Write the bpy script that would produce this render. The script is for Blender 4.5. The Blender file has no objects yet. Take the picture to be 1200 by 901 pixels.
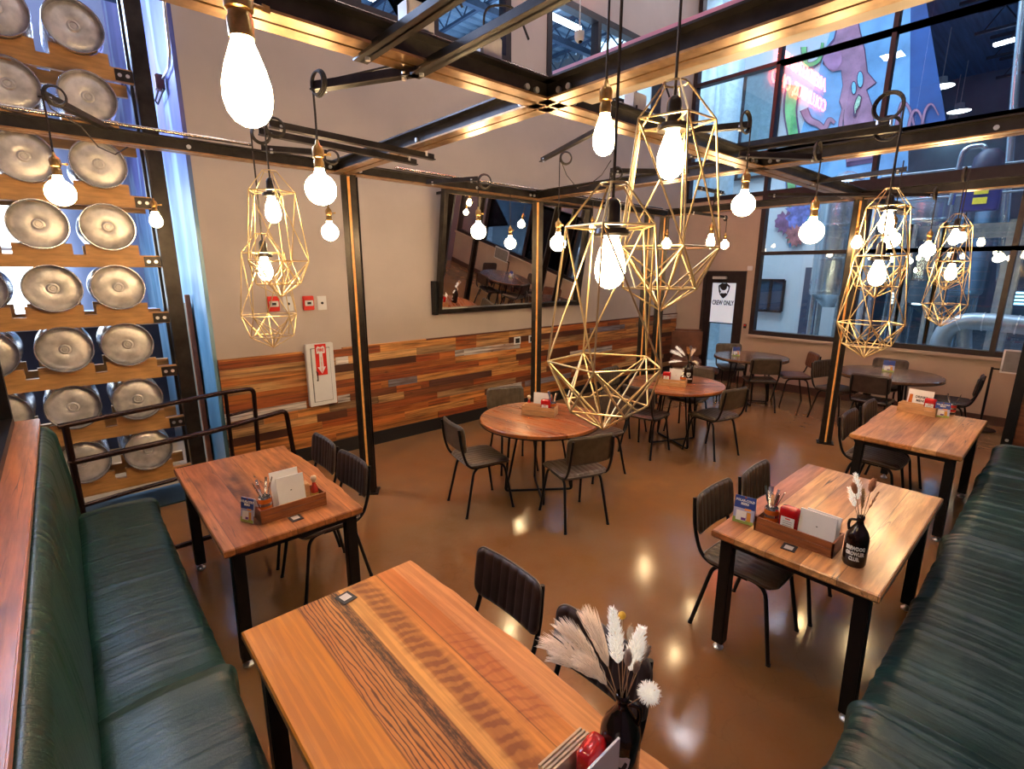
import bpy, bmesh, math, random
from mathutils import Vector, Matrix, noise
random.seed(7)
R=math.radians
col=bpy.context.scene.collection
# ------------------------------------------------------------------ camera calibration (measured from the photograph)
H=2.1; YAW,PITCH,ROLL,F=R(48.3107),R(12.9369),R(0.0914),588.29
fw=Vector((math.cos(YAW)*math.cos(PITCH),math.sin(YAW)*math.cos(PITCH),-math.sin(PITCH)))
rt=Vector((math.sin(YAW),-math.cos(YAW),0)); up=rt.cross(fw)
rt,up=rt*math.cos(ROLL)+up*math.sin(ROLL),-rt*math.sin(ROLL)+up*math.cos(ROLL)
O=Vector((0,0,H))
def ray(u,v): return (u-600)*rt-(v-450.5)*up+F*fw
def hz(u,v,z): d=ray(u,v); return O+d*((z-H)/d.z)
def hit(u,v,ax,c): d=ray(u,v); return O+d*((c-O[ax])/d[ax])
def atd(u,v,dep): return O+ray(u,v)*(dep/F)
def proj(p): q=Vector(p)-O; k=F/q.dot(fw); return 600+k*q.dot(rt),450.5-k*q.dot(up)
def zat(x,y,v):
    lo,hi=-1.0,7.0
    for _ in range(40):
        m=(lo+hi)/2
        if proj((x,y,m))[1]>v: lo=m
        else: hi=m
    return lo
cam=bpy.data.cameras.new('camera'); co=bpy.data.objects.new('camera',cam); col.objects.link(co)
cam.sensor_fit='HORIZONTAL'; cam.sensor_width=36; cam.lens=36*F/1200; cam.clip_start=.05; cam.clip_end=200
M=Matrix.Identity(4)
for i,a in enumerate((rt,up,-fw)):
    for j in range(3): M[j][i]=a[j]
M.translation=O; co.matrix_world=M; bpy.context.scene.camera=co
# ------------------------------------------------------------------ constants of the room
YW,XW=5.5,9.4          # wood-clad wall plane, window wall plane
ZC=7.8
# ------------------------------------------------------------------ materials
def nt(name):
    m=bpy.data.materials.new(name); m.use_nodes=True; t=m.node_tree; n=t.nodes; n.clear()
    out=n.new('ShaderNodeOutputMaterial'); b=n.new('ShaderNodeBsdfPrincipled'); t.links.new(b.outputs[0],out.inputs[0])
    return m,t,n,b,out
def setin(b,**k):
    for a,v in k.items(): b.inputs[a.replace('_',' ')].default_value=v
def rgba(c): return (c[0],c[1],c[2],1)
def coords(t,n,scale=(1,1,1),kind='Object',rot=(0,0,0)):
    tc=n.new('ShaderNodeTexCoord'); mp=n.new('ShaderNodeMapping'); mp.inputs['Scale'].default_value=scale; mp.inputs['Rotation'].default_value=rot
    t.links.new(tc.outputs[kind],mp.inputs[0]); return mp.outputs[0]
def noisen(t,n,vec,scale,detail=4,rough=.55):
    a=n.new('ShaderNodeTexNoise'); a.inputs['Scale'].default_value=scale; a.inputs['Detail'].default_value=detail; a.inputs['Roughness'].default_value=rough
    t.links.new(vec,a.inputs['Vector']); return a.outputs['Fac']
def ramp(t,n,fac,stops,interp='LINEAR'):
    r=n.new('ShaderNodeValToRGB'); e=r.color_ramp; e.interpolation=interp
    while len(e.elements)<len(stops): e.elements.new(.5)
    for el,(p,c) in zip(e.elements,stops): el.position=p; el.color=rgba(c)
    t.links.new(fac,r.inputs[0]); return r.outputs[0]
def math_(t,n,op,a,b=None):
    m=n.new('ShaderNodeMath'); m.operation=op
    for i,x in enumerate((a,b)):
        if x is None: continue
        if isinstance(x,(int,float)): m.inputs[i].default_value=x
        else: t.links.new(x,m.inputs[i])
    return m.outputs[0]
def mix(t,n,fac,a,b,mode='MIX'):
    m=n.new('ShaderNodeMix'); m.data_type='RGBA'; m.blend_type=mode
    for i,x in ((0,fac),(6,a),(7,b)):
        if isinstance(x,(int,float)): m.inputs[i].default_value=x
        elif isinstance(x,tuple): m.inputs[i].default_value=rgba(x)
        else: t.links.new(x,m.inputs[i])
    return m.outputs[2]
def bump(t,n,b,h,strength=.3,dist=.01):
    x=n.new('ShaderNodeBump'); x.inputs['Strength'].default_value=strength; x.inputs['Distance'].default_value=dist
    t.links.new(h,x.inputs['Height']); t.links.new(x.outputs[0],b.inputs['Normal'])
def simple(name,c,rough=.5,metal=0,var=.12,scale=12,kind='Object',bumps=0,emit=None,es=0,stretch=(1,1,1),spec=.5,coat=0):
    m,t,n,b,o=nt(name); v=coords(t,n,stretch,kind); f=noisen(t,n,v,scale)
    lo=tuple(x*(1-var) for x in c); hi=tuple(min(1,x*(1+var)) for x in c)
    t.links.new(ramp(t,n,f,[(.3,lo),(.7,hi)]),b.inputs['Base Color'])
    setin(b,Roughness=rough,Metallic=metal); b.inputs['Specular IOR Level'].default_value=spec; b.inputs['Coat Weight'].default_value=coat
    if bumps: bump(t,n,b,f,bumps,.01)
    if emit: b.inputs['Emission Color'].default_value=rgba(emit); b.inputs['Emission Strength'].default_value=es
    return m
def woodtop(name,pal,board=.15,lx=0,rough=.32,grainc=(.10,.04,.015),dark=.55,coat=.3):
    """reclaimed boards; boards run along local Y"""
    m,t,n,b,o=nt(name)
    tc=n.new('ShaderNodeTexCoord'); oi=n.new('ShaderNodeObjectInfo')
    off=n.new('ShaderNodeVectorMath'); off.operation='ADD'; cmb=n.new('ShaderNodeCombineXYZ')
    r1=math_(t,n,'MULTIPLY',oi.outputs['Random'],37.); t.links.new(r1,cmb.inputs[1]); t.links.new(math_(t,n,'MULTIPLY',oi.outputs['Random'],.11),cmb.inputs[0])
    t.links.new(tc.outputs['Object'],off.inputs[0]); t.links.new(cmb.outputs[0],off.inputs[1]); v=off.outputs[0]
    sp=n.new('ShaderNodeSeparateXYZ'); t.links.new(v,sp.inputs[0])
    bi=math_(t,n,'FLOOR',math_(t,n,'DIVIDE',sp.outputs[0],board))
    wn=n.new('ShaderNodeTexWhiteNoise'); wn.noise_dimensions='2D'; c2=n.new('ShaderNodeCombineXYZ'); t.links.new(bi,c2.inputs[0]); t.links.new(oi.outputs['Random'],c2.inputs[1]); t.links.new(c2.outputs[0],wn.inputs['Vector'])
    base=ramp(t,n,wn.outputs['Value'],[(i/len(pal),c) for i,c in enumerate(pal)],'CONSTANT')
    sh=n.new('ShaderNodeVectorMath'); sh.operation='ADD'; t.links.new(v,sh.inputs[0]); t.links.new(wn.outputs['Color'],sh.inputs[1])
    def st(s):
        mp=n.new('ShaderNodeMapping'); mp.inputs['Scale'].default_value=s; t.links.new(sh.outputs[0],mp.inputs[0]); return mp.outputs[0]
    g=noisen(t,n,st((34,2.2,34)),1,8,.65); g2=noisen(t,n,st((5,1.4,5)),1,3); g3=noisen(t,n,st((9,60,9)),1,4); 
    cA=mix(t,n,ramp(t,n,g,[(.42,(0,0,0)),(.62,(1,1,1))]),mix(t,n,.42,base,grainc),base)
    blot=ramp(t,n,g2,[(.50,(0,0,0)),(.68,(1,1,1))]); saw=ramp(t,n,g3,[(.42,(.35,.35,.35)),(.6,(1,1,1))])
    cB=mix(t,n,math_(t,n,'MULTIPLY',blot,dark),cA,mix(t,n,saw,grainc,base,'MULTIPLY'))
    cr=noisen(t,n,st((26,.9,26)),1,2,.4); crack=ramp(t,n,math_(t,n,'ABSOLUTE',math_(t,n,'SUBTRACT',cr,.5)),[(0,(1,1,1)),(.012,(0,0,0))])
    msk=math_(t,n,'MULTIPLY',crack,ramp(t,n,g2,[(.40,(1,1,1)),(.48,(0,0,0))]))
    cC=mix(t,n,msk,cB,(.03,.012,.005))
    vo=n.new('ShaderNodeTexVoronoi'); vo.inputs['Scale'].default_value=1; t.links.new(st((3.4,2.0,3.4)),vo.inputs['Vector'])
    knot=ramp(t,n,vo.outputs['Distance'],[(0,(1,1,1)),(.05,(.8,.8,.8)),(.13,(0,0,0))]); cD=mix(t,n,math_(t,n,'MULTIPLY',knot,.65),cC,(.07,.025,.01))
    fr=math_(t,n,'FRACT',math_(t,n,'DIVIDE',sp.outputs[0],board)); seam=ramp(t,n,math_(t,n,'ABSOLUTE',math_(t,n,'SUBTRACT',fr,.5)),[(.485,(0,0,0)),(.497,(1,1,1))])
    cE=mix(t,n,math_(t,n,'MULTIPLY',seam,.75),cD,(.05,.02,.01))
    t.links.new(cE,b.inputs['Base Color']); t.links.new(ramp(t,n,g,[(.3,(rough*1.4,)*3),(.7,(rough,)*3)]),b.inputs['Roughness'])
    bump(t,n,b,mix(t,n,seam,g,(0,0,0)),.35,.004); b.inputs['Coat Weight'].default_value=coat; b.inputs['Coat Roughness'].default_value=.18
    return m
def glow(name,c,s):
    m,t,n,b,o=nt(name); v=coords(t,n); f=noisen(t,n,v,30)
    e=n.new('ShaderNodeEmission'); e.inputs['Color'].default_value=rgba(c); t.links.new(math_(t,n,'MULTIPLY',math_(t,n,'ADD',math_(t,n,'MULTIPLY',f,.1),.95),s),e.inputs['Strength'])
    n.remove(b); t.links.new(e.outputs[0],o.inputs[0]); return m
def glassm(name,tint=(.82,.92,1),refl=1.0,base=.02):
    m,t,n,b,o=nt(name); n.remove(b)
    tr=n.new('ShaderNodeBsdfTransparent'); tr.inputs[0].default_value=rgba(tint)
    gl=n.new('ShaderNodeBsdfGlossy'); gl.inputs['Roughness'].default_value=.0; gl.inputs[0].default_value=(refl,refl,refl,1)
    fr=n.new('ShaderNodeFresnel'); fr.inputs['IOR'].default_value=1.65; ms=n.new('ShaderNodeMixShader')
    v=coords(t,n); f=noisen(t,n,v,.6); bp=n.new('ShaderNodeBump'); bp.inputs['Strength'].default_value=.015; bp.inputs['Distance'].default_value=.02; t.links.new(f,bp.inputs['Height']); t.links.new(bp.outputs[0],gl.inputs['Normal'])
    t.links.new(math_(t,n,'ADD',fr.outputs[0],base),ms.inputs[0]); t.links.new(tr.outputs[0],ms.inputs[1]); t.links.new(gl.outputs[0],ms.inputs[2]); t.links.new(ms.outputs[0],o.inputs[0]); return m
black=simple('black powder coated steel',(.008,.008,.009),.42,.3,.3,20,spec=.4)
steel=simple('dark blackened steel',(.045,.038,.034),.36,.75,.35,9,stretch=(1,1,1))
bounceflange=simple('steel flange tinted by warm bounce',(.42,.24,.11),.30,.8,.35,14)  # warm lamp bounce is put into the flange base colour
stripw=simple('orange wood strip with faint glow',(.75,.30,.07),.4,0,.2,20,emit=(1,.42,.10),es=.10)  # faint emission stands in for lamp light on the strip
zinc=simple('zinc bolt head',(.8,.8,.8),.3,.8,.1,40)
brass=simple('aged brass',(.55,.33,.11),.28,.95,.3,40)
cagem=simple('pale gold wire',(.64,.48,.24),.34,.8,.1,30)
cordm=simple('dark fabric cord',(.03,.022,.018),.7,0,.3,80)
kegm=simple('brushed keg steel',(.66,.66,.68),.24,.9,.22,18,bumps=.12)
kegface=simple('scuffed keg end',(.72,.68,.64),.42,.5,.35,9,bumps=.3)
pine=simple('pine rack beam',(.50,.25,.08),.5,0,.25,6,stretch=(1,6,6),bumps=.1)
greywall=simple('taupe painted wall',(.50,.425,.385),.62,0,.05,2.5)
greylow=simple('taupe painted low wall',(.50,.38,.28),.6,0,.07,2)
whitep=simple('white painted metal',(.74,.74,.74),.35,0,.03,10)
cream=simple('white menu card',(.85,.84,.82),.5,0,.03,10)
redp=simple('red glossy plastic',(.50,.008,.010),.18,0,.15,25,coat=.5)
redm=simple('red sign print',(.70,.02,.01),.45,0,.05,20)
darkprint=simple('black print',(.012,.012,.015),.5,0,.1,20)
amber=simple('dark amber glass',(.010,.0035,.002),.13,0,.2,20,coat=0,spec=.45)
lightwood=simple('pale crate wood',(.55,.31,.14),.5,0,.25,8,stretch=(1,8,8))
crate=simple('brown crate wood',(.26,.085,.028),.45,0,.3,10,stretch=(1,6,6))
cutlery=simple('stainless cutlery',(.6,.6,.62),.2,1,.1,30)
winframe=simple('dark bronze window frame',(.035,.024,.024),.4,.4,.2,10)
chairfab=simple('worn brown grey leather',(.070,.048,.034),.38,0,.35,14,bumps=.12)
chairdark=simple('dark brown leather',(.040,.026,.024),.36,0,.3,14,bumps=.12)
chairgrey=simple('olive grey leather',(.085,.062,.040),.36,0,.3,14,bumps=.12)
seatpipe=simple('leather piping',(.10,.085,.07),.4,0,.2,20)
brownl=simple('tan brown leather',(.16,.06,.03),.45,0,.25,9)
ptop=[(.70,.31,.10),(.58,.22,.065),(.78,.42,.17),(.50,.18,.055),(.68,.30,.09),(.74,.38,.14)]
woodT=woodtop('reclaimed amber tabletop',ptop,.155,coat=.5)
woodR=woodtop('red brown tabletop',[(.44,.13,.035),(.54,.18,.05),(.36,.095,.025),(.48,.15,.04)],.12,rough=.24,coat=.6)
woodD=woodtop('dim red tabletop',[(.42,.125,.03),(.52,.18,.045),(.30,.08,.02)],.15,rough=.42,dark=.95,coat=.1)
woodG=woodtop('glossy dark tabletop',[(.20,.12,.08),(.26,.16,.10),(.16,.09,.06)],.12,rough=.15)
ledgew=woodtop('orange ledge wood',[(.55,.18,.05),(.48,.15,.04)],.3,rough=.28)
# leather with stretch wrinkles
def leather(name,c,sx,sy):
    m,t,n,b,o=nt(name); v=coords(t,n,(sx,sy,1.5)); f=noisen(t,n,v,1,5,.6); v2=coords(t,n); f2=noisen(t,n,v2,3,3); f3=noisen(t,n,v2,160,2)
    t.links.new(mix(t,n,ramp(t,n,f2,[(.35,(0,0,0)),(.7,(1,1,1))]),c,tuple(x*1.7+.002 for x in c)),b.inputs['Base Color'])
    setin(b,Roughness=.36); b.inputs['Specular IOR Level'].default_value=.45
    h=math_(t,n,'ADD',f,math_(t,n,'MULTIPLY',f3,.06)); bump(t,n,b,h,.5,.02); return m
leaL=leather('dark green leather, creased across',(.005,.028,.020),1.2,14)
leaR=leather('dark green leather, creased lengthwise seat',(.006,.026,.024),14,1.4)
# floor
def floorm():
    m,t,n,b,o=nt('polished brown concrete'); v=coords(t,n); a=noisen(t,n,v,.55,4,.6); c=noisen(t,n,v,3.2,6,.65); d=noisen(t,n,v,45,3)
    base=ramp(t,n,a,[(.25,(.155,.070,.022)),(.5,(.24,.112,.036)),(.75,(.32,.16,.056))])
    k=mix(t,n,ramp(t,n,c,[(.35,(0,0,0)),(.75,(1,1,1))]),base,(.22,.118,.052)); k=mix(t,n,math_(t,n,'MULTIPLY',d,.12),k,(.28,.2,.14))
    # grey worn patch by the second table and hairline cracks
    sp=n.new('ShaderNodeVectorMath'); sp.operation='DISTANCE'; t.links.new(v,sp.inputs[0]); sp.inputs[1].default_value=(2.95,.62,0)
    pm=ramp(t,n,math_(t,n,'ADD',sp.outputs['Value'],math_(t,n,'MULTIPLY',c,.5)),[(.52,(1,1,1)),(.62,(0,0,0))]); k=mix(t,n,math_(t,n,'MULTIPLY',pm,.55),k,(.13,.12,.115))
    vo=n.new('ShaderNodeTexVoronoi'); vo.feature='DISTANCE_TO_EDGE'; vo.inputs['Scale'].default_value=.45; w=n.new('ShaderNodeVectorMath'); w.operation='ADD'
    nv=n.new('ShaderNodeTexNoise'); nv.inputs['Scale'].default_value=2.2; nv.inputs['Detail'].default_value=6; t.links.new(v,nv.inputs['Vector']); t.links.new(v,w.inputs[0]); t.links.new(nv.outputs['Color'],w.inputs[1]); t.links.new(w.outputs[0],vo.inputs['Vector'])
    ck=ramp(t,n,vo.outputs['Distance'],[(0,(1,1,1)),(.0035,(0,0,0))]); k=mix(t,n,math_(t,n,'MULTIPLY',ck,.10),k,(.03,.018,.01))
    t.links.new(k,b.inputs['Base Color']); t.links.new(ramp(t,n,c,[(.3,(.08,)*3),(.75,(.20,)*3)]),b.inputs['Roughness']); b.inputs['Specular IOR Level'].default_value=.6
    bump(t,n,b,math_(t,n,'ADD',c,math_(t,n,'MULTIPLY',d,.1)),.06,.01); return m
# ------------------------------------------------------------------ mesh builder
class MB:
    def __init__(s): s.v=[]; s.f=[]; s.m=[]; s.cm=0; s.cols={}
    def add(s,vs,fs):
        k=len(s.v); s.v+= [Vector(p) for p in vs]
        for f in fs: s.f.append([i+k for i in f]); s.m.append(s.cm)
        return s
    def box(s,c,d,rot=None,org=None):
        c=Vector(c); vs=[Vector((x*d[0]/2,y*d[1]/2,z*d[2]/2)) for x in(-1,1) for y in(-1,1) for z in(-1,1)]
        if rot is not None: vs=[rot@p for p in vs]
        return s.add([p+c for p in vs],[(0,1,3,2),(4,6,7,5),(0,4,5,1),(2,3,7,6),(0,2,6,4),(1,5,7,3)])
    def bb(s,a,b): return s.box([(a[i]+b[i])/2 for i in range(3)],[abs(b[i]-a[i]) for i in range(3)])
    def bar(s,p,q,w,h,upv=(0,0,1),off=(0,0)):
        p,q=Vector(p),Vector(q); d=(q-p).normalized(); u=Vector(upv); x=d.cross(u).normalized(); z=x.cross(d)
        c=[x*a+z*b for a,b in((off[0]-w/2,off[1]-h/2),(off[0]+w/2,off[1]-h/2),(off[0]+w/2,off[1]+h/2),(off[0]-w/2,off[1]+h/2))]
        return s.add([p+k for k in c]+[q+k for k in c],[(3,2,1,0),(4,5,6,7),(0,1,5,4),(1,2,6,5),(2,3,7,6),(3,0,4,7)])
    def tube(s,pts,r,seg=8,closed=False,taper=None):
        pts=[Vector(p) for p in pts]; n=len(pts); rings=[]; prev=None
        for i,p in enumerate(pts):
            a=pts[i-1] if (i>0 or closed) else p; b=pts[(i+1)%n] if (i<n-1 or closed) else p
            d=(b-a).normalized()
            if prev is None: x=d.orthogonal().normalized()
            else:
                x=prev-d*prev.dot(d)
                x=x.normalized() if x.length>1e-6 else d.orthogonal().normalized()
            prev=x; y=d.cross(x); rr=r if taper is None else r*taper[i]
            rings.append([p+(x*math.cos(t)+y*math.sin(t))*rr for t in [2*math.pi*k/seg for k in range(seg)]])
        fs=[]; m=n if closed else n-1
        for i in range(m):
            for k in range(seg):
                j=(i+1)%n; fs.append((i*seg+k,i*seg+(k+1)%seg,j*seg+(k+1)%seg,j*seg+k))
        if not closed: fs.append(tuple(range(seg))[::-1]); fs.append(tuple((n-1)*seg+k for k in range(seg)))
        return s.add([p for g in rings for p in g],fs)
    def cyl(s,p,q,r,seg=16,r2=None): return s.tube([p,q],r,seg,taper=[1,(r2/r if r2 is not None else 1)])
    def lathe(s,prof,seg=20,c=(0,0,0),ax=None):
        c=Vector(c); vs=[]; fs=[]; n=len(prof)
        for i,(r,z) in enumerate(prof):
            for k in range(seg):
                t=2*math.pi*k/seg; p=Vector((max(r,1e-5)*math.cos(t),max(r,1e-5)*math.sin(t),z)); 
                if ax is not None: p=ax@p
                vs.append(c+p)
        for i in range(n-1):
            for k in range(seg): fs.append((i*seg+k,i*seg+(k+1)%seg,(i+1)*seg+(k+1)%seg,(i+1)*seg+k))
        return s.add(vs,fs)
    def prism(s,poly,a,b,f):
        """poly of 2-D points; f(u,v,w)->3-D; extruded between w=a and w=b"""
        n=len(poly); vs=[f(u,v,a) for u,v in poly]+[f(u,v,b) for u,v in poly]
        fs=[tuple(range(n))[::-1],tuple(range(n,2*n))]+[(i,(i+1)%n,(i+1)%n+n,i+n) for i in range(n)]
        return s.add(vs,fs)
    def build(s,name,mat,parent=None,smooth=None,bevel=0,loc=None,bseg=2):
        me=bpy.data.meshes.new(name); me.from_pydata([tuple(p) for p in s.v],[],s.f); me.update()
        bm=bmesh.new(); bm.from_mesh(me); bmesh.ops.recalc_face_normals(bm,faces=bm.faces)
        if bevel: bmesh.ops.bevel(bm,geom=bm.edges[:],offset=bevel,segments=bseg,affect='EDGES',clamp_overlap=True)
        bm.to_mesh(me); bm.free()
        mats=mat if isinstance(mat,(list,tuple)) else [mat]
        for mm in mats: me.materials.append(mm)
        if len(mats)>1 and not bevel:
            for p,i in zip(me.polygons,s.m): p.material_index=i
        if smooth is not None:
            me.polygons.foreach_set('use_smooth',[True]*len(me.polygons))
            if smooth<180:
                try: me.set_sharp_from_angle(angle=R(smooth))
                except Exception: pass
        o=bpy.data.objects.new(name,me); col.objects.link(o)
        if parent is not None: o.parent=parent
        if loc is not None: o.location=loc
        return o
def tag(o,label=None,cat=None,group=None,kind=None):
    if label: o['label']=label
    if cat: o['category']=cat
    if group: o['group']=group
    if kind: o['kind']=kind
    return o
def root(name,loc,rz,label,cat,group=None):
    o=bpy.data.objects.new(name,None); col.objects.link(o); o.location=loc; o.rotation_euler=(0,0,rz); o.empty_display_size=.1
    return tag(o,label,cat,group)
def structure(o): o['kind']='structure'; return o
def kids(o,_c={}): return [c for c in bpy.data.objects if c.parent==o]
def copy_tree(o,parent=None,name=None):
    c=o.copy(); col.objects.link(c); c.parent=parent
    for ch in kids(o): copy_tree(ch,c)
    return c
def rnd(pts,r=.03,n=5):
    """round the corners of a polyline"""
    pts=[Vector(p) for p in pts]; out=[pts[0]]
    for i in range(1,len(pts)-1):
        a,b,c=pts[i-1],pts[i],pts[i+1]; k=min(r,(a-b).length*.48,(c-b).length*.48); p=b+(a-b).normalized()*k; q=b+(c-b).normalized()*k
        for j in range(n+1):
            t=j/n; out.append(p*(1-t)**2+b*2*t*(1-t)+q*t*t)
    out.append(pts[-1]); return out
def text(body,size,mat,name,f,depth=.0006,parent=None,bold=.0,align='CENTER',sx=1,spacing=1,line=1):
    """flat lettering; f(u,v,w)->3-D"""
    cu=bpy.data.curves.new(name,'FONT'); cu.body=body; cu.size=size; cu.align_x=align; cu.align_y='CENTER'; cu.offset=bold; cu.extrude=depth; cu.resolution_u=2; cu.space_character=spacing; cu.space_line=line
    to=bpy.data.objects.new(name,cu); col.objects.link(to); dg=bpy.context.evaluated_depsgraph_get(); dg.update()
    me=bpy.data.meshes.new_from_object(to.evaluated_get(dg)); bpy.data.objects.remove(to)
    for v in me.vertices: v.co=f(v.co.x*sx,v.co.y,v.co.z+depth)
    me.materials.clear(); me.materials.append(mat); o=bpy.data.objects.new(name,me); col.objects.link(o)
    if parent is not None: o.parent=parent
    return o
def frame(o,ux,uy,uz=None):
    o,ux,uy=Vector(o),Vector(ux).normalized(),Vector(uy).normalized(); uz=ux.cross(uy)
    return lambda u,v,w: o+ux*u+uy*v+uz*w
def panel_wall(mb,f,U,V,holes,w0,w1):
    """wall slab with rectangular holes (u0,u1,v0,v1); f(u,v,w)"""
    us=sorted(set([U[0],U[1]]+[h[0] for h in holes]+[h[1] for h in holes])); vs=sorted(set([V[0],V[1]]+[h[2] for h in holes]+[h[3] for h in holes]))
    for a,b in zip(us,us[1:]):
        if b<=U[0] or a>=U[1]: continue
        for c,d in zip(vs,vs[1:]):
            mu,mv=(a+b)/2,(c+d)/2
            if any(h[0]<mu<h[1] and h[2]<mv<h[3] for h in holes): continue
            mb.prism([(a,c),(b,c),(b,d),(a,d)],w0,w1,f)
# ================================================================== ROOM
X0,Y0=-2.6,-2.4
structure(MB().bb((X0,Y0,-.1),(XW+.0,YW+5.2,0)).build('floor',floorm()))
purple=simple('dim plum painted upper wall',(.20,.15,.17),.6,0,.06,2)
# wood wall (Y=YW), from x=1.03 to the corner
fY=lambda u,v,w: Vector((u,YW+w,v))
w1=(hit(400,0,1,YW).x-.12,hit(598,75,1,YW).x,hit(594,76,1,YW).z,5.78); wz=w1[2]-.0
w2=(hit(640,92,1,YW).x,hit(772,80,1,YW).x+.1,wz,5.78)
w1=(1.9,w1[1],wz,5.78)
XC=hit(250,420,1,YW).x
m=MB(); panel_wall(m,fY,(XC,XW+.2),(0,ZC),[w1,w2],0,.2); structure(m.build('wall_left',greywall))
def window_unit(n,f,U,V,mull,fwid=.07,gl=None,dep=.12,hor=()):
    m=MB(); u0,u1=U; v0,v1=V
    def r(a,b,c,d): m.prism([(a,c),(b,c),(b,d),(a,d)],-.02,dep,f)
    r(u0,u1,v0,v0+fwid); r(u0,u1,v1-fwid,v1); r(u0,u0+fwid,v0+fwid,v1-fwid); r(u1-fwid,u1,v0+fwid,v1-fwid)
    for k in mull: r(k-fwid*.4,k+fwid*.4,v0+fwid,v1-fwid)
    ks=[u0+fwid]+[x for k in mull for x in (k-fwid*.4,k+fwid*.4)]+[u1-fwid]
    for h in hor:
        for a,b in zip(ks[::2],ks[1::2]): r(a,b,h-fwid*.4,h+fwid*.4)
    fr=structure(m.build('window_%d'%n,winframe))
    hs=[v0+fwid]+[x for h in sorted(hor) for x in (h-fwid*.4,h+fwid*.4)]+[v1-fwid]
    for a,b in zip(ks[::2],ks[1::2]):
        for c,d in zip(hs[::2],hs[1::2]):
            g=MB(); g.add([f(a,c,.05),f(b,c,.05),f(b,d,.05),f(a,d,.05)],[(0,1,2,3)]); g.build('pane',gl,fr)
    return fr
glassU=glassm('upper window glass',(.80,.90,1)); glassR=glassm('brewery window glass',(.86,.93,1),1.0,.03)
window_unit(1,fY,w1[:2],w1[2:],[hit(510,30,1,YW).x,2.75],.09,glassU)
window_unit(2,fY,w2[:2],w2[2:],[hit(700,90,1,YW).x],.09,glassU)
# window wall (X=XW)
fX=lambda u,v,w: Vector((XW+w,u,v))
door_y=(hit(873.5,340,0,XW).y,hit(824,340,0,XW).y); door_z=hit(850,317.5,0,XW).z
wy1=hit(884,330,0,XW).y; sill=hit(885,392,0,XW).z
zA=hit(1100,210,0,XW).z
zh1=hit(893,297,0,XW).z; zh3=hit(905,76,0,XW).z; zt=ZC-.3
ym=[hit(915,51,0,XW).y,hit(1050,30,0,XW).y,hit(1165,400,0,XW).y]; ym[0]=hit(905,150,0,XW).y
zh2=hit(1120,144,0,XW).z
cut=3.35
m=MB(); panel_wall(m,fX,(Y0,YW),(0,ZC),[(Y0+.05,wy1,sill,zt),(wy1,YW-.02,cut,zt),(door_y[0],door_y[1],0,door_z)],0,.2); 
wx=structure(m.build('wall_back',[greylow]))
yy=[ym[1],ym[2],ym[2]-1.77,ym[2]-3.3]
window_unit(3,fX,(Y0+.05,wy1),(sill,cut),yy[:3],.075,glassR,.12,(zh1,))
window_unit(4,fX,(Y0+.05,YW-.02),(cut,zt),[ym[0]]+yy[:3],.075,glassR,.12,(zh2+.02,zh3))
m=MB(); m.bb((XW-.06,Y0,sill-.05),(XW,wy1,sill)); structure(m.build('trim_1',greylow,bevel=.008))
# other walls and ceiling of the room
structure(MB().bb((X0,Y0-.2,0),(XW+.2,Y0,ZC)).build('wall_right',purple))
structure(MB().bb((X0-.2,Y0-.2,0),(X0,YW+5.2,ZC)).build('wall_front',purple))
structure(MB().bb((X0,Y0,ZC),(XW+.2,YW+5.2,ZC+.2)).build('ceiling',simple('dark blue ceiling deck',(.05,.05,.07),.6,0,.1,3)))
# blue mural return wall beyond the wood wall (X = XC)
def muralm():
    m,t,n,b,o=nt('blue wash mural'); v=coords(t,n,(1,.8,.35)); a=noisen(t,n,v,2.0,5,.6); wv=n.new('ShaderNodeTexWave'); wv.wave_type='BANDS'; wv.bands_direction='Y'; wv.inputs['Scale'].default_value=.5; wv.inputs['Distortion'].default_value=22; wv.inputs['Detail'].default_value=4; t.links.new(v,wv.inputs['Vector'])
    s=n.new('ShaderNodeSeparateXYZ'); t.links.new(coords(t,n),s.inputs[0])
    c1=ramp(t,n,a,[(.3,(.05,.14,.24)),(.5,(.16,.36,.46)),(.7,(.38,.60,.70))]); c2=ramp(t,n,a,[(.3,(.05,.06,.22)),(.55,(.14,.16,.42)),(.75,(.30,.22,.45))])
    k=mix(t,n,ramp(t,n,math_(t,n,'DIVIDE',s.outputs[2],5.),[(.45,(0,0,0)),(.65,(1,1,1))]),c1,c2)
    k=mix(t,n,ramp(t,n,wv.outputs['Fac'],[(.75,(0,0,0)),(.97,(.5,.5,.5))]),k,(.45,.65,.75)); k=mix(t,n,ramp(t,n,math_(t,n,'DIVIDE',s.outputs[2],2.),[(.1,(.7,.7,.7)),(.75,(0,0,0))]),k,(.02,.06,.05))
    t.links.new(k,b.inputs['Base Color']); setin(b,Roughness=.3); bump(t,n,b,a,.2,.01); return m
structure(MB().bb((XC,YW+.2,0),(XC+.15,YW+4.9,ZC)).build('wall_mural_side',muralm()))
structure(MB().bb((XC-.005,YW-.004,0),(XC+.03,YW+.2,ZC)).build('trim_2',muralm()))
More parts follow.
